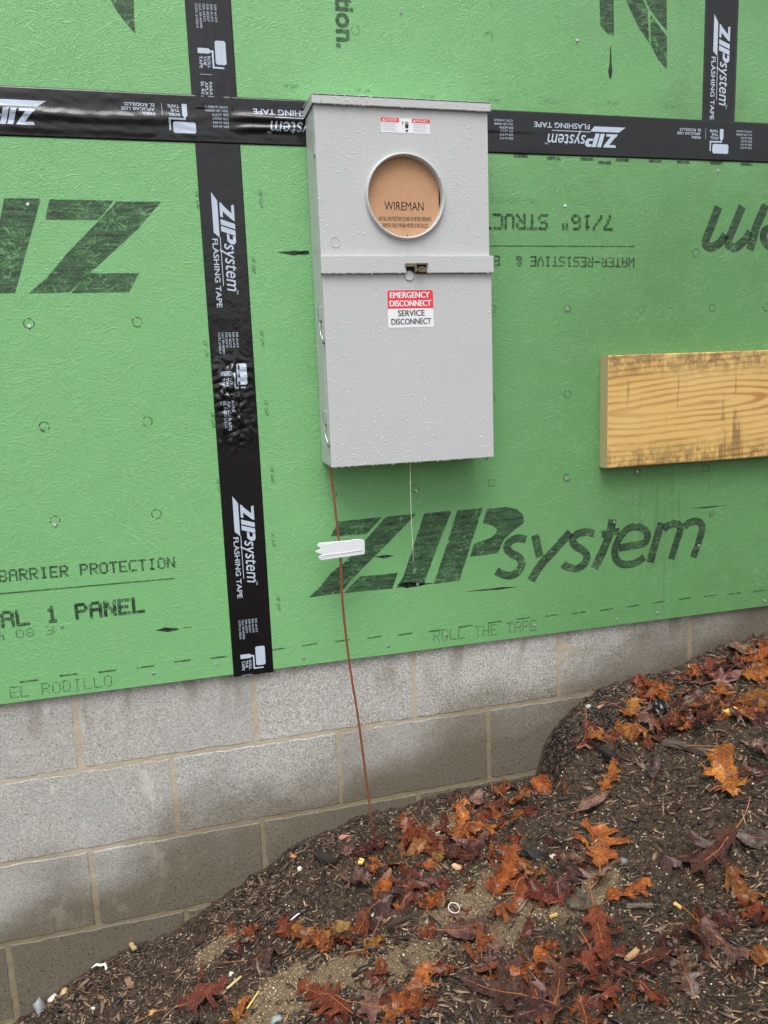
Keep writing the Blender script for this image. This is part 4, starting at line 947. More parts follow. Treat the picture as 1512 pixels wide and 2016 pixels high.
scatter(14, 630, 1865, 60, 22, ['rust', 'purple', 'maroon', 'amber'], ['oak', 'scrap'], 35, 65, 'wet rusty leaf in the cluster on the lower left soil', 'leaves of the lower left cluster')
scatter(10, 1130, 1720, 70, 50, ['red', 'rust', 'pink', 'maroon'], ['oak', 'scrap'], 35, 70, 'reddish leaf among the bark in the middle of the slope', 'reddish leaves of the middle slope')
scatter(5, 1300, 1640, 90, 50, ['maroon', 'brown', 'purple'], ['scrap', 'oak'], 30, 55, 'small dull brown leaf on the bare soil of the right slope', 'dull leaves of the right slope')
scatter(14, 1240, 1440, 60, 25, ['maroon', 'rust', 'brown'], ['oak', 'scrap'], 35, 65, 'dark rusty leaf on the mulch mound beside the wall', 'leaves of the mulch mound')
scatter(12, 740, 1970, 110, 30, ['rust', 'red', 'brown'], ['oak', 'scrap'], 35, 70, 'dull rust leaf near the bottom edge on sandy soil', 'leaves near the bottom edge')

# ------------------------------------------------------------------ small litter on the ground
def stone(px, py, r, col, label, cat='pebble', name='pebble', flat=.7, el=1.3, seed=0, yaw=0.):
    P = gp(px, py); r *= .82; col = tuple(c*.8*f for c, f in zip(col, (1, .95, .86))); bm = bmesh.new(); bmesh.ops.create_icosphere(bm, subdivisions=2, radius=1)
    for v in bm.verts:
        k = 1+.55*mnoise.noise(v.co*1.3+Vector((seed*3.1, 0, 0)))+.22*mnoise.noise(v.co*4+Vector((seed, 0, 0))); v.co = Vector((v.co.x*r*el*k, v.co.y*r*k, v.co.z*r*flat*k))
    o = link(name, bm_mesh(name, bm, True), plain(name+'_surface', col, .5, .25, 120, .5, .001)); o.location = (P[0], min(P[1], YB-r*1.4), float(ground(P[0], P[1]))+r*flat*.25); o.rotation_euler = (random.uniform(-.3, .3), random.uniform(-.3, .3), yaw); tag(o, label, cat); return o
def chip(px, py, L, Wd, T, ang, col, label, cat='wood chip', name='wood_chip', tilt=.1, rough=.6):
    L *= 1.05; py = py + 1
    P = gp(px, py); a = math.radians(ang); Q = gp(px+30*math.cos(a), py-30*math.sin(a)); yaw = math.atan2(Q[1]-P[1], Q[0]-P[0])
    bm = bmesh.new(); box(bm, -L/2, L/2, -Wd/2, Wd/2, -T/2, T/2); bmesh.ops.subdivide_edges(bm, edges=[e for e in bm.edges if e.calc_length() > L*.8], cuts=3)
    for v in bm.verts: v.co += Vector((random.uniform(-.06, .06)*Wd*2, random.uniform(-.14, .14)*Wd, random.uniform(-.2, .2)*T))
    o = link(name, bm_mesh(name, bm), plain(name+'_surface', col, rough, .25, 90, .6, .0012)); o.location = (P[0], min(P[1], YB-.01), float(ground(P[0], P[1]))+T*.6+.005); o.rotation_euler = (random.uniform(-tilt, tilt), tilt*random.choice((-1, 1)), yaw); tag(o, label, cat); return o
stone(1090, 1690, .0085, (.66, .62, .54), 'round white pebble at the end of the charred bark log', seed=1)
stone(1228, 1697, .010, (.20, .21, .25), 'blue grey pebble right of the large bright orange leaf', seed=2)
stone(978, 1553, .011, (.16, .16, .17), 'dark glossy grey pebble in front of the crumpled red leaf', seed=3)
stone(80, 1990, .020, (.36, .41, .46), 'streaked blue grey stone at the bottom left corner', el=.75, flat=1.4, seed=4)
stone(105, 1968, .012, (.80, .76, .70), 'white rough shell-like stone beside the streaked blue grey stone', seed=5)
stone(128, 1958, .010, (.62, .44, .24), 'tan stone right of the white rough stone', seed=6)
stone(185, 1988, .006, (.85, .84, .82), 'tiny white pebble near the bottom left corner', seed=7)
stone(590, 1716, .0095, (.80, .84, .84), 'white angular pebble close to the wall, left of the wire foot', el=.7, seed=8)
stone(912, 1796, .007, (.82, .82, .78), 'small white pebble touching the clear plastic ring', seed=9)
stone(735, 1802, .006, (.85, .83, .78), 'small white pebble at the tip of the purple grey leaf', seed=10)
stone(455, 1922, .008, (.82, .80, .74), 'white pebble in the dark soil at lower left', seed=11)
stone(1160, 1396, .010, (.48, .50, .47), 'grey white oval pebble on the mound close to the foundation', flat=.8, seed=12)
stone(300, 1998, .009, (.62, .38, .17), 'orange tan pebble at the bottom left', seed=13)
stone(543, 2008, .012, (.30, .36, .38), 'blue grey bottle-cap sized stone on the bottom edge', seed=14)
stone(1060, 1697, .006, (.1, .1, .11), 'small black stone left of the charred bark log', seed=15)
chip(1052, 1688, .058, .016, .012, -8, (.018, .018, .020), 'charred black bark log with rounded sides above the orange leaf', 'bark', 'bark_piece')
chip(1440, 1408, .034, .018, .007, 25, (.80, .48, .10), 'yellow sawn wood block in the upper right litter')
chip(711, 1700, .017, .013, .004, 70, (.85, .58, .18), 'pale yellow flat wood chip right below the wire foot')
chip(1330, 1402, .026, .013, .006, 110, (.16, .62, .20), 'pale green sheathing offcut beside the black plastic scrap', 'offcut', 'green_offcut')
chip(1254, 1880, .072, .010, .006, 58, (.42, .24, .13), 'split pale wood stick left of the lower right leaves', 'stick', 'wood_stick')
chip(868, 1641, .046, .003, .003, 40, (.60, .58, .52), 'thin grey white stick pointing at the yellow mottled leaf', 'stick', 'thin_stick')
chip(503, 1965, .060, .003, .002, 63, (.70, .52, .16), 'yellow straw on the sandy patch at lower left', 'straw', 'straw')
chip(462, 1942, .038, .004, .003, 50, (.62, .50, .28), 'pale sliver beside the white pebble at lower left', 'stick', 'wood_sliver')
chip(262, 1873, .026, .010, .005, -60, (.42, .32, .17), 'tan wood chip close to the foundation at lower left')
chip(255, 1945, .030, .012, .006, -70, (.26, .16, .10), 'brown wood chip standing in the soil at lower left')
chip(1183, 1394, .024, .009, .004, 40, (.42, .22, .14), 'reddish wood chip right of the grey white oval pebble')
chip(1365, 1385, .060, .014, .008, 42, (.13, .09, .05), 'brown bark strip right of the green offcut', 'bark', 'bark_piece')
chip(1350, 1478, .11, .020, .012, -12, (.09, .07, .055), 'long dark driftwood-like bark strip below the long leaf stem', 'bark', 'bark_piece')
chip(1187, 1490, .075, .012, .010, -55, (.022, .02, .022), 'black charred twig on the mound right of the dark red leaf', 'twig', 'charred_twig')
chip(640, 1700, .060, .020, .010, -30, (.022, .018, .016), 'wide black bark piece left of the yellow chip', 'bark', 'bark_piece')
chip(800, 1820, .090, .008, .006, 35, (.05, .035, .025), 'long dark twig right of the purple grey leaf', 'twig', 'dark_twig')
chip(680, 1633+15, .030, .014, .004, 30, (.42, .20, .16), 'pink brown wood flake left of the wire foot')
chip(900, 1690, .040, .006, .005, 30, (.10, .065, .045), 'brown stick under the leaves right of the yellow mottled leaf', 'stick', 'wood_stick')
chip(1260, 1795, .05, .008, .005, 5, (.14, .11, .08), 'grey brown flat stick on bare soil right of the grey leaf', 'stick', 'wood_stick')
chip(1335, 1787, .016, .007, .004, -30, (.70, .46, .16), 'small yellow chip on bare soil at right')
chip(1090, 1812, .018, .006, .004, 40, (.60, .38, .14), 'small orange chip below the dark red curled leaf')
chip(578, 1690, .012, .010, .004, 0, (.60, .24, .12), 'small orange chip close to the wall above the white angular pebble')
chip(900, 1713, .020, .011, .006, -10, (.75, .50, .28), 'peach coloured wood chip below the yellow mottled leaf')
# black plastic scrap: crumpled sheet
P = gp(1303, 1404); bm = bmesh.new(); bmesh.ops.create_grid(bm, x_segments=12, y_segments=8, size=1)
for v in bm.verts: v.co = Vector((v.co.x*.026*(1+.2*mnoise.noise(v.co*2)), v.co.y*.018*(1+.3*mnoise.noise(v.co*2.3)), .010*mnoise.noise(v.co*2.1)+.007*mnoise.noise(v.co*5)))
o = link('plastic_scrap', bm_mesh('plastic_scrap', bm, True), plain('black_film', (.008, .01, .012), .18, .1)); o.location = (P[0], P[1], P[2]+.016); o.rotation_euler = (.5, .1, .3); tag(o, 'crumpled glossy black plastic scrap beside the green offcut', 'plastic scrap')
# clear ring
P = gp(894, 1797); bm = bmesh.new(); tube(bm, [(.0125*math.cos(a), .0125*math.sin(a), 0) for a in np.linspace(0, 2*math.pi, 25)], .0010, 6, False)
o = link('plastic_ring', bm_mesh('plastic_ring', bm, True), M['plastic']); o.location = (P[0], P[1], P[2]+.012); o.rotation_euler = (.35, .1, 0); tag(o, 'thin white plastic ring lying on the sandy soil', 'ring')
# white plastic shred by the wall, lower left
P = gp(200, 1902); bm = bmesh.new(); tube(bm, [(-.022, .0, .004), (-.010, .002, .009), (.0, .0, .006), (.010, -.004, .010), (.013, -.010, .002), (.009, -.018, .0)], [.001, .003, .0035, .004, .003, .001], 6)
o = link('plastic_shred', bm_mesh('plastic_shred', bm, True), M['plastic']); o.location = (P[0], min(P[1], -.012), P[2]+.004); tag(o, 'torn white plastic shred against the foundation at lower left', 'plastic scrap')
P = gp(583, 1812); bm = bmesh.new(); tube(bm, [(-.014, -.008, .003), (-.004, -.004, .006), (.006, .004, .006), (.014, .008, .003)], [.001, .0018, .002, .0022], 6)
o = link('plastic_shred', bm_mesh('plastic_shred', bm, True), M['plastic']); o.location = (P[0], P[1], P[2]+.006); tag(o, 'thin white curled plastic shred above the amber leaf cluster', 'plastic scrap')
# fine pine-needle like stems
for px, py, L, ang, lab in [(852, 1915, .09, 50, 'thin brown stem rising to the right of the sandy patch'), (1020, 1650, .05, -50, 'thin green brown grass stem below the pale round leaf'), (960, 1545, .04, 95, 'thin red stem standing by the wall above the pale round leaf'), (1385, 1480, .09, 15, 'thin pale stem on the right slope below the bark strip'), (700, 1885, .06, 20, 'thin dark stem below the amber cluster'), (1415, 1560, .05, 30, 'thin stem under the spiky orange leaf')]:
    P = gp(px, py); a = math.radians(ang); Q = gp(px+30*math.cos(a), py-30*math.sin(a)); yw = math.atan2(Q[1]-P[1], Q[0]-P[0]); bm = bmesh.new()
    tube(bm, [(L*(t-.5)*math.cos(yw), L*(t-.5)*math.sin(yw), .018*t+.004*math.sin(t*6)) for t in (0, .25, .5, .75, 1)], [.0014, .0011, .001, .0009, .0006], 5)
    o = link('leaf_stalk', bm_mesh('leaf_stalk', bm, True), M['stem']); o.location = (P[0], min(P[1], YB-.03), P[2]+.006); tag(o, lab, 'stem')

# ------------------------------------------------------------------ meter box
X0, X1, Z0, Z1, YF = .1935, .5770, .4930, 1.2560, -.1050
mb = root('meter_box', 'grey steel electric meter box with round meter opening, wet with rain, on the green wall', 'meter box', (0, 0, 0))
bm = bmesh.new()                                    # enclosure shell: back and four walls
t_ = .0022
for a in [(X0, X0+t_, YF+.006, -.0045, Z0, Z1), (X1-t_, X1, YF+.006, -.0045, Z0, Z1), (X0+t_, X1-t_, YF+.006, -.0045, Z1-t_, Z1), (X0+t_, X1-t_, YF+.012, -.0045, Z0, Z0+t_), (X0, X1, -.0045, -.0022, Z0, Z1)]: box(bm, *a)
link('enclosure', bm_mesh('enclosure', bm), M['paint'], mb)
# hood
bm = bmesh.new(); prof = [(-.1125, 1.2480), (-.1125, 1.2685), (-.004, 1.2745), (-.004, 1.2480)]
hx0, hx1 = .1880, .5835
box(bm, hx0, hx1, -.1125, -.1085, 1.2480, 1.2670, .001)
v = [bm.verts.new(c_) for c_ in [(hx0, -.1125, 1.2668), (hx1, -.1125, 1.2668), (hx1, -.003, 1.2735), (hx0, -.003, 1.2735), (hx0, -.1125, 1.2640), (hx1, -.1125, 1.2640), (hx1, -.003, 1.2705), (hx0, -.003, 1.2705)]]
for f in [(0, 1, 2, 3), (7, 6, 5, 4), (0, 4, 5, 1), (1, 5, 6, 2), (2, 6, 7, 3), (3, 7, 4, 0)]: bm.faces.new([v[i] for i in f])
box(bm, hx0, hx0+.002, -.1084, -.003, 1.2480, 1.2640); box(bm, hx1-.002, hx1, -.1084, -.003, 1.2480, 1.2640)
bmesh.ops.recalc_face_normals(bm, faces=bm.faces); link('hood', bm_mesh('hood', bm), M['paint'], mb)
# upper cover plate with the round opening
CXm, CZm, RO, RI = .3845, 1.0690, .0895, .0845
def plate_hole(x0, x1, z0, z1, y, depth, cx, cz, r):
    bm = bmesh.new(); n = 96; inner = []; outer = []
    for k in range(n):
        a = 2*math.pi*k/n; c_, s_ = math.cos(a), math.sin(a); inner.append((cx+r*c_, cz+r*s_))
        tx = ((x1-cx)/c_ if c_ > 1e-9 else (x0-cx)/c_ if c_ < -1e-9 else 1e9); tz = ((z1-cz)/s_ if s_ > 1e-9 else (z0-cz)/s_ if s_ < -1e-9 else 1e9); tt = min(tx, tz)
        outer.append((cx+tt*c_, cz+tt*s_))
    for cor in [(x0, z0), (x0, z1), (x1, z0), (x1, z1)]:
        k = min(range(n), key=lambda i: (outer[i][0]-cor[0])**2+(outer[i][1]-cor[1])**2); outer[k] = cor
    I_ = [bm.verts.new((x, y, z)) for x, z in inner]; O_ = [bm.verts.new((x, y, z)) for x, z in outer]; I2 = [bm.verts.new((x, y+depth, z)) for x, z in inner]; O2 = [bm.verts.new((x, y+depth, z)) for x, z in outer]
    for k in range(n):
        j = (k+1) % n; bm.faces.new((I_[k], O_[k], O_[j], I_[j])); bm.faces.new((O_[k], O2[k], O2[j], O_[j])); bm.faces.new((I_[j], I2[j], I2[k], I_[k]))
    bmesh.ops.recalc_face_normals(bm, faces=bm.faces); return bm
bm = plate_hole(X0-.001, X1+.001, .9050, 1.2500, YF, .014, CXm, CZm, RI+.001)
link('upper_cover', bm_mesh('upper_cover', bm), M['paint'], mb)
# raised ring round the opening
bm = bmesh.new(); prof = [(RO+.0015, .0), (RO+.0002, -.003), (RO-.0008, -.0080), (RO-.0028, -.0095), (RI, -.0085), (RI-.001, -.004), (RI-.001, .012)]; n = 96; rings = []
for r_, y in prof: rings.append([bm.verts.new((CXm+r_*math.cos(2*math.pi*k/n), YF+y, CZm+r_*math.sin(2*math.pi*k/n))) for k in range(n)])
for a, b in zip(rings[:-1], rings[1:]):
    for k in range(n): bm.faces.new((a[k], a[(k+1) % n], b[(k+1) % n], b[k]))
bmesh.ops.recalc_face_normals(bm, faces=bm.faces); link('meter_ring', bm_mesh('meter_ring', bm, True), M['paint'], mb)
link('cavity', boxmesh('cavity', X0+.01, X1-.01, -.060, -.056, .92, 1.24), M['dark'], mb)
# pressed circle, seam band, door
bm = bmesh.new(); cx_, cz_ = wp(660, 477, YF); 
tube(bm, [(cx_+.0105*math.cos(a), YF-.0002, cz_+.0105*math.sin(a)) for a in np.linspace(0, 2*math.pi, 25)], .0008, 6, False); link('pressed_circle', bm_mesh('pressed_circle', bm, True), M['paint'], mb)
bm = bmesh.new(); bx0, bx1, bz0, bz1 = X0-.0035, X1+.0070, .9085, .9450
lx0, lz1 = wp(800, 518, -.117); lx1, lz0 = wp(841, 541, -.117); lz0 = bz0
box(bm, bx0, lx0, -.1160, YF+.004, bz0, bz1, .0012, 2); box(bm, lx1, bx1, -.1160, YF+.004, bz0, bz1, .0012, 2); box(bm, lx0-.001, lx1+.001, -.1158, YF+.004, lz1, bz1-.0005)
link('seam_band', bm_mesh('seam_band', bm), M['paint'], mb)
bm = bmesh.new(); box(bm, lx0, lx1, -.1072, -.1055, bz0, lz1); link('latch_slot', bm_mesh('latch_slot', bm), M['dark'], mb)
bm = bmesh.new(); m_ = (lx0+lx1)/2
box(bm, lx0-.003, m_-.001, -.1200, -.1162, lz1-.008, lz1-.001, .0006); box(bm, m_-.006, m_-.001, -.1230, -.1100, bz0+.001, lz1-.002, .001); box(bm, m_+.001, lx1+.002, -.1215, -.1165, lz1-.004, lz1, .0006)
box(bm, m_+.002, lx1-.001, -.1190, -.1120, bz0+.001, bz0+.012, .0012); tube(bm, [(m_-.004, -.1215, bz0+.002), (m_+.004, -.1245, bz0+.010), (m_+.014, -.1215, bz0+.012)], .0016, 6)
link('latch', bm_mesh('latch', bm), M['steel'], mb)
# lower door: slightly wider pan with rolled side
bm = bmesh.new(); box(bm, X0-.0005, X1+.0045, -.1075, -.0955, Z0-.0015, .9075, .0014, 2)
link('lower_door', bm_mesh('lower_door', bm), M['paint'], mb)
bm = bmesh.new(); box(bm, X0-.0014, X0-.0001, -.088, -.0035, Z0+.004, 1.246); link('side_flange', bm_mesh('side_flange', bm), M['paint'], mb)
bm = bmesh.new()
kx, kz = wp(806, 543, -.109); bmesh.ops.create_cone(bm, cap_ends=True, segments=24, radius1=.0115, radius2=.0100, depth=.003, matrix=Matrix.Translation((kx, -.1088, kz)) @ Matrix.Rotation(math.pi/2, 4, 'X'))
link('latch_boss', bm_mesh('latch_boss', bm), M['paint'], mb)
# padlock tabs and hook rods on the left side
for zt, zb in ((.842, .775), (.617, .555)):
    bm = bmesh.new(); box(bm, X0-.0075, X0-.0006, -.086, -.070, zt-.030, zt, .001); link('hinge_bracket', bm_mesh('hinge_bracket', bm), M['zinc'], mb)
    bm = bmesh.new(); tube(bm, [(X0-.0045, -.080, zt-.026), (X0-.0055, -.078, zt-.045), (X0-.0055, -.082, zt-.058), (X0-.0042, -.093, zt-.066), (X0-.0030, -.099, zt-.074)], .0019, 8)
    link('hook_rod', bm_mesh('hook_rod', bm, True), M['zinc'], mb)
    bm = bmesh.new(); bmesh.ops.create_icosphere(bm, subdivisions=2, radius=.0033, matrix=Matrix.Translation((X0-.0028, -.099, zt-.077))); link('rivet', bm_mesh('rivet', bm, True), M['steel'], mb)
bm = bmesh.new(); box(bm, X0-.0038, X0-.0006, -.098, -.086, 1.150, 1.172, .0008); link('side_clip', bm_mesh('side_clip', bm), M['zinc'], mb)
hx, hz = wp(957, 902, -.095); bm = bmesh.new(); tube(bm, [(hx-.004, -.097, Z0+.001), (hx-.003, -.098, Z0-.006), (hx, -.098, Z0-.009), (hx+.003, -.098, Z0-.005), (hx+.003, -.098, Z0+.001)], .0013, 6); link('door_hook', bm_mesh('door_hook', bm, True), M['steel'], mb)
# labels
def quad_label(name, x0, x1, z0, z1, y, mat, parent, r=.003, th=.0003):
    pts = []
    for cx, cz, a0 in ((x1-r, z0+r, -90), (x1-r, z1-r, 0), (x0+r, z1-r, 90), (x0+r, z0+r, 180)):
        for k in range(5): a = math.radians(a0+22.5*k); pts.append((cx+r*math.cos(a), cz+r*math.sin(a)))
    bm = bmesh.new(); prism(bm, pts, y-th, y); return link(name, bm_mesh(name, bm), mat, parent)
yd = -.1075; (ex0, ez1), (ex1, ez0) = wp(763, 571, yd), wp(854, 645, yd); ex0 = wp(763, 600, yd)[0]; ez1 = (wp(763, 571, yd)[1]+wp(852, 571, yd)[1])/2; ez0 = (wp(765, 645, yd)[1]+wp(854, 644, yd)[1])/2
dl = quad_label('disconnect_label', ex0, ex1, ez0, ez1, yd-.0001, M['white'], mb); zm = (ez0+ez1)/2+.001
bm = bmesh.new(); pts = [(ex0+.0002, zm), (ex1-.0002, zm), (ex1-.0002, ez1-.003), (ex1-.003, ez1-.0002), (ex0+.003, ez1-.0002), (ex0+.0002, ez1-.003)]; prism(bm, pts, yd-.0007, yd-.0002); link('red_field', bm_mesh('red_field', bm), M['red'], dl)
wd = ex1-ex0
def lines(rows, mat, parent, y, bold): 
    p = Print()
    for k, dx in enumerate((-1., 0., 1.) if bold else (0.,)):
        p = Print()
        for txt, xa, xb, zb, hh in rows: p.data(text_data(txt), (xa+dx*bold, zb), (xb+dx*bold, zb), (0, hh))
        p.build('printed_text', mat, parent, y-.00005*k)
lines([('EMERGENCY', ex0+.06*wd, ex1-.08*wd, zm+.0225, .0125), ('DISCONNECT', ex0+.05*wd, ex1-.05*wd, zm+.0045, .0125)], M['white'], dl, yd-.0010, .0006)
lines([('SERVICE', ex0+.22*wd, ex1-.20*wd, zm-.0165, .0125), ('DISCONNECT', ex0+.07*wd, ex1-.06*wd, zm-.0345, .0125)], M['black'], dl, yd-.0008, .0003)
yu = YF; wx0 = wp(750, 246, yu)[0]; wx1 = wp(846, 246, yu)[0]; wz1 = wp(798, 233, yu)[1]; wz0 = wp(798, 262, yu)[1]
wlab = quad_label('warning_label', wx0, wx1, wz0, wz1, yu-.0001, M['white'], mb, .0012); ww = wx1-wx0; wh = wz1-wz0
for a, b in ((.0, .37), (.63, 1.)):
    bm = bmesh.new(); box(bm, wx0+a*ww+.0001, wx0+b*ww-.0001, yu-.0007, yu-.00042, wz1-.28*wh, wz1-.0002); link('red_field', bm_mesh('red_field', bm), M['red'], wlab)
p = Print()
for (a, t) in ((.03, 'DANGER'), (.655, 'PELIGRO')):
    xx = wx0+a*ww; p.data(text_data(t), (xx+.07*ww, wz1-.22*wh), (xx+.30*ww, wz1-.22*wh), (0, .16*wh)); p.poly([(xx, wz1-.23*wh), (xx+.055*ww, wz1-.23*wh), (xx+.0275*ww, wz1-.04*wh)])
p.build('printed_text', M['white'], wlab, yu-.0009)
p = Print()
for a in (.02, .655):
    for k in range(5): z = wz1-(.38+.12*k)*wh; p.poly([(wx0+a*ww, z), (wx0+(a+.31-.05*(k % 2))*ww, z), (wx0+(a+.31-.05*(k % 2))*ww, z+.03*wh), (wx0+a*ww, z+.03*wh)])
p.build('printed_text', M['grey'], wlab, yu-.0007)
p = Print(); hc = wx0+.52*ww                              # hand with lightning pictogram
p.poly([(hc-.03*ww, wz1-.68*wh), (hc+.035*ww, wz1-.66*wh), (hc+.04*ww, wz1-.40*wh), (hc-.03*ww, wz1-.45*wh)])
for k in range(4): x = hc-.03*ww+k*.018*ww; p.poly([(x, wz1-.45*wh), (x+.011*ww, wz1-.45*wh), (x+.011*ww, wz1-(.2+.04*abs(k-1.5))*wh), (x, wz1-(.2+.04*abs(k-1.5))*wh)])
p.poly([(hc-.03*ww, wz1-.82*wh), (hc, wz1-.97*wh), (hc+.035*ww, wz1-.78*wh), (hc+.01*ww, wz1-.76*wh)]); p.poly([(hc-.09*ww, wz1-.22*wh), (hc-.06*ww, wz1-.26*wh), (hc-.075*ww, wz1-.42*wh), (hc-.06*ww, wz1-.56*wh), (hc-.085*ww, wz1-.40*wh)])
p.build('hand_symbol', M['black'], wlab, yu-.0007)
# raindrops on the box: one shared collection of beads
def beads(name, spec, parent, label):
    n = 6; V = []; Fc = []
    for (x, y, z, r, ax) in spec:
        b0 = len(V); el = random.uniform(1., 1.35)
        for lat, rad, hh in ((0, 1., 0.), (1, .72, .50),):
            for k in range(n):
                a = 2*math.pi*(k+lat*.5)/n; u_, w_ = r*rad*math.cos(a), r*rad*math.sin(a)*el
                V.append((x+u_, y-r*hh, z+w_) if ax == 'y' else ((x-r*hh, y+u_, z+w_) if ax == 'x' else (x+u_, y+w_, z+(-1 if ax == '-z' else 1)*r*hh*1.6)))
        V.append((x, y-r*.68, z) if ax == 'y' else ((x-r*.68, y, z) if ax == 'x' else (x, y, z+(-1 if ax == '-z' else 1)*r*1.3)))
        for k in range(n): j = (k+1) % n; Fc += [(b0+k, b0+j, b0+n+k), (b0+j, b0+n+j, b0+n+k), (b0+n+k, b0+n+j, b0+2*n)]
    bm = bmesh.new(); bm.from_mesh(mesh_from(name, V, Fc)); bmesh.ops.recalc_face_normals(bm, faces=bm.faces)
    link(name, bm_mesh(name, bm, True), M['drop'], parent, kind='stuff', label=label)
sp = []
def rr_(): return .00058*(2.5 ** (random.random()**1.6))*1.0
while len(sp) < 3000:
    x, z = random.uniform(X0+.001, X1), random.uniform(Z0, 1.247); y = None
    if mnoise.noise(Vector((x*9, 0, z*5))) + random.uniform(-.6, .6) < -.15: continue
    if z < .906: y = -.1076
    elif z < .944: y = -.1161
    else: y = YF-.0001
    d = math.hypot(x-CXm, z-CZm)
    if d < RO+.004: continue
    if ex0-.001 < x < ex1+.001 and ez0-.001 < z < ez1+.001 and random.random() < .9: continue
    if wx0-.001 < x < wx1+.001 and wz0-.001 < z < wz1+.001: continue
    if lx0-.004 < x < lx1+.004 and .89 < z < .945: continue
    sp.append((x, y, z, rr_(), 'y'))
for k in range(200): sp.append((random.uniform(hx0, hx1) if False else random.uniform(.189, .583), -.1126, random.uniform(1.249, 1.266), rr_(), 'y'))
for k in range(60): sp.append((random.uniform(.189, .583), random.uniform(-.11, -.10), 1.2672, rr_()*1.2, 'z'))
for k in range(45): sp.append((random.uniform(X0, X1), -.1065+random.uniform(-.001, .004), Z0-.0014, random.uniform(.0012, .0026), '-z'))
for k in range(30): sp.append((random.uniform(.19, .583), -.1150, .9086, random.uniform(.001, .0022), '-z')); sp.append((random.uniform(.19, .583), -.1118, 1.2481, random.uniform(.001, .002), '-z'))
for k in range(160): sp.append((X0-.0015, random.uniform(-.088, -.006), random.uniform(Z0+.01, 1.24), rr_()*.8, 'x'))
for k in range(70):
    a = random.uniform(0, 6.28); sp.append((CXm+(RO-.003)*math.cos(a), YF-.0096, CZm+(RO-.003)*math.sin(a), rr_(), 'y'))
beads('water_drops', sp, mb, 'clear raindrops beaded on the grey paint')

# ---- cardboard cover inside the opening
bm = bmesh.new(); pts = []
for k in range(60):
    a = 2*math.pi*k/60; r_ = .0835; x, z = r_*math.cos(a), r_*math.sin(a)*1.03; x = max(-.0795, min(.0800, x)); pts.append((CXm-.0005+x, CZm-.001+z))
prism(bm, pts, -.0965, -.0935)
cc = link('cardboard_cover', bm_mesh('cardboard_cover', bm), M['card']); tag(cc, 'round brown cardboard cover printed in black, set inside the round meter opening', 'cardboard')
yc = -.0969
def cl(px0, px1, py, h, t, bold): return (t, wp(px0, py, yc)[0], wp(px1, py, yc)[0], wp((px0+px1)/2, py, yc)[1], h)
p = Print()
for t, xa, xb, zb, hh in [cl(757, 834, 414, .0175, 'WIREMAN', 0)]: p.data(text_data(t), (xa, zb), (xb, zb), (0, hh))
for t, xa, xb, zb, hh in [cl(746, 849, 435, .0085, 'INSTALL PROTECTIVE COVER IN METER OPENING', 0), cl(753, 843, 448, .0085, 'REMOVE ONLY WHEN METER IS INSTALLED', 0)]: p.data(text_data(t), (xa, zb), (xb, zb), (0, hh))
a_, b_ = wp(802, 463, yc); p.ring(a_, b_, .0016, .0015, 8); p.build('printed_text', M['cardink'], cc, yc)

# ------------------------------------------------------------------ copper wire, plastic strip, string, board
foot = gp(740, 1662)
def wy(px, py, y): X, Z = wp(px, py, y); return (X, y, Z)
pts = [(wp(650, 915, -.055)[0], -.055, Z0+.01)] + [wy(650, 921, -.056), wy(655, 960, -.060), wy(662, 1020, -.066), wy(667, 1065, -.070), wy(671, 1110, -.074), wy(674, 1180, -.078), wy(682, 1260, -.084), wy(693, 1340, -.092), wy(703, 1400, -.098), wy(714, 1480, -.107), wy(724, 1560, -.116), wy(732, 1620, -.124)] + [tuple(foot + np.array([0, 0, .0])), tuple(foot + np.array([.004, 0, -.05]))]
P4 = [Vector(p) for p in pts]; sm = []
for i in range(len(P4)-1):
    a, b, c_, d_ = P4[max(i-1, 0)], P4[i], P4[i+1], P4[min(i+2, len(P4)-1)]
    for k in range(5):
        t = k/5; sm.append(.5*((2*b)+(c_-a)*t+(2*a-5*b+4*c_-d_)*t*t+(3*b-a-3*c_+d_)*t**3))
bm = bmesh.new(); tube(bm, sm+[P4[-1]], .0029, 10); o = link('copper_wire', bm_mesh('copper_wire', bm, True), M['copper']); tag(o, 'bare copper ground wire running from the meter box down into the soil', 'wire')
ys = -.083
out = [(624, 1074), (628, 1070), (649, 1070), (651, 1067.5), (665, 1066), (686, 1065), (689, 1065.5), (691, 1063), (707, 1061), (709, 1062.5), (715, 1062.5), (718, 1066), (718.5, 1088), (716, 1090), (632, 1101), (626, 1097), (636, 1092), (622, 1088), (622, 1085), (632, 1081)]
bm = bmesh.new(); prism(bm, [wp(x, y, ys) for x, y in out], ys, ys+.0022)
o = root('plastic_strip', 'white plastic strip with notched top and broken left end clipped on the copper wire', 'plastic strip')
bmesh.ops.bevel(bm, geom=[e for e in bm.edges if all(abs(v.co.y-ys) < 1e-5 for v in e.verts)], offset=.0007, segments=1, affect='EDGES')
link('front_plate', bm_mesh('front_plate', bm), M['plastic'], o)
a, b = wp(634, 1094, ys), wp(714, 1083, ys); bm = bmesh.new(); tube(bm, [(a[0], ys-.0004, a[1]), (b[0], ys-.0004, b[1])], .0009, 6); link('rib', bm_mesh('rib', bm, True), M['plastic'], o)
a, b = wp(630, 1072.5, ys), wp(716, 1065, ys); bm = bmesh.new(); v = [bm.verts.new(c_) for c_ in [(a[0], ys+.0023, a[1]), (b[0], ys+.0023, b[1]), (b[0], ys+.024, b[1]), (a[0], ys+.024, a[1]), (a[0], ys+.0023, a[1]-.002), (b[0], ys+.0023, b[1]-.002), (b[0], ys+.024, b[1]-.002), (a[0], ys+.024, a[1]-.002)]]
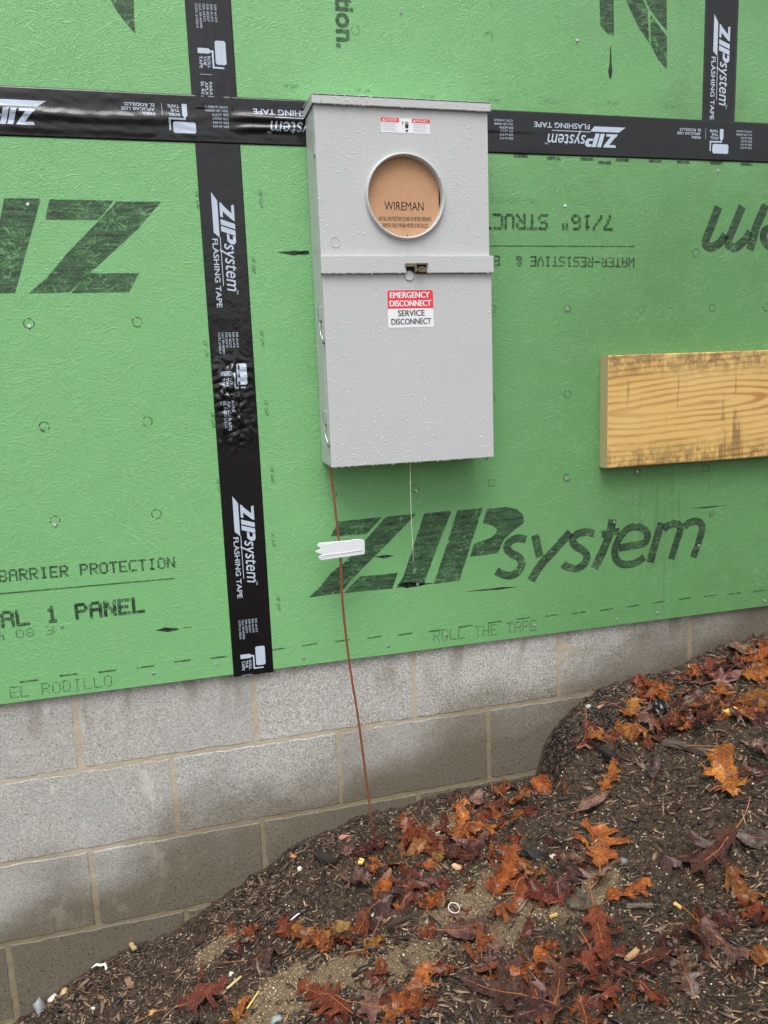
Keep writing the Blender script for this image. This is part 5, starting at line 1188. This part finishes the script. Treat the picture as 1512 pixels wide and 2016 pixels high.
for f in [(0, 1, 2, 3), (7, 6, 5, 4), (0, 4, 5, 1), (1, 5, 6, 2), (2, 6, 7, 3), (3, 7, 4, 0)]: bm.faces.new([v[i] for i in f])
bmesh.ops.recalc_face_normals(bm, faces=bm.faces); link('top_flange', bm_mesh('top_flange', bm), M['plastic'], o)
a, b = wp(630, 1101, ys), wp(718, 1089, ys); bm = bmesh.new()
v = [bm.verts.new(c_) for c_ in [(a[0], ys, a[1]-.0001), (b[0], ys, b[1]-.0001), (b[0], ys+.026, b[1]-.0001), (a[0], ys+.026, a[1]-.0001), (a[0], ys, a[1]-.0022), (b[0], ys, b[1]-.0022), (b[0], ys+.026, b[1]-.0022), (a[0], ys+.026, a[1]-.0022)]]
for f in [(0, 1, 2, 3), (7, 6, 5, 4), (0, 4, 5, 1), (1, 5, 6, 2), (2, 6, 7, 3), (3, 7, 4, 0)]: bm.faces.new([v[i] for i in f])
bmesh.ops.recalc_face_normals(bm, faces=bm.faces); link('bottom_flange', bm_mesh('bottom_flange', bm), M['plastic'], o)
e0, e1 = wp(718, 1088, ys), wp(717, 1068, ys); bm = bmesh.new(); box(bm, e0[0]-.002, e0[0]-.0001, ys+.0023, ys+.026, e0[1]-.0005, e1[1]); link('end_flange', bm_mesh('end_flange', bm), M['plastic'], o)
bm = bmesh.new(); st = [(wp(807, 912, -.09)[0], -.088, Z0+.008)] + [wy(px, py, -.088) for px, py in ((807.5, 915), (808, 950), (809, 1000), (811, 1050), (813, 1080), (814, 1106))]; tube(bm, st, .0008, 6)
o = link('hanging_string', bm_mesh('hanging_string', bm, True), M['string']); tag(o, 'thin white string hanging straight down from the middle of the meter box bottom', 'string')
# timber board: four long faces with grain, sawn ends, slightly waney edges
bz0_, bz1_, bx0_, bx1_ = .4345, .7175, .9195, 2.35
bm = bmesh.new(); n = 60; sec = []
for i in range(n+1):
    x = bx0_+(bx1_-bx0_)*i/n; j = lambda s: .0009*mnoise.noise(Vector((x*18, s*7.7, 0)))
    ring = [(-.0380, bz0_+.0022+j(1)), (-.0360, bz0_+j(2)), (-.0005, bz0_+j(2)), (-.0005, bz1_+j(3)), (-.0360, bz1_+j(3)), (-.0380, bz1_-.0022+j(4))]
    sec.append([bm.verts.new((x, y, z)) for y, z in ring])
for i in range(n):
    for k in range(6): bm.faces.new((sec[i][k], sec[i+1][k], sec[i+1][(k+1) % 6], sec[i][(k+1) % 6]))
e1 = bm.faces.new(sec[0][::-1]); e2 = bm.faces.new(sec[-1]); bmesh.ops.recalc_face_normals(bm, faces=bm.faces); e1.material_index = 1; e2.material_index = 1
o = link('timber_board', bm_mesh('timber_board', bm), [M['wood'], M['endg']]); tag(o, 'wide sawn yellow pine board with dirty edges fixed level on the right of the wall', 'board')
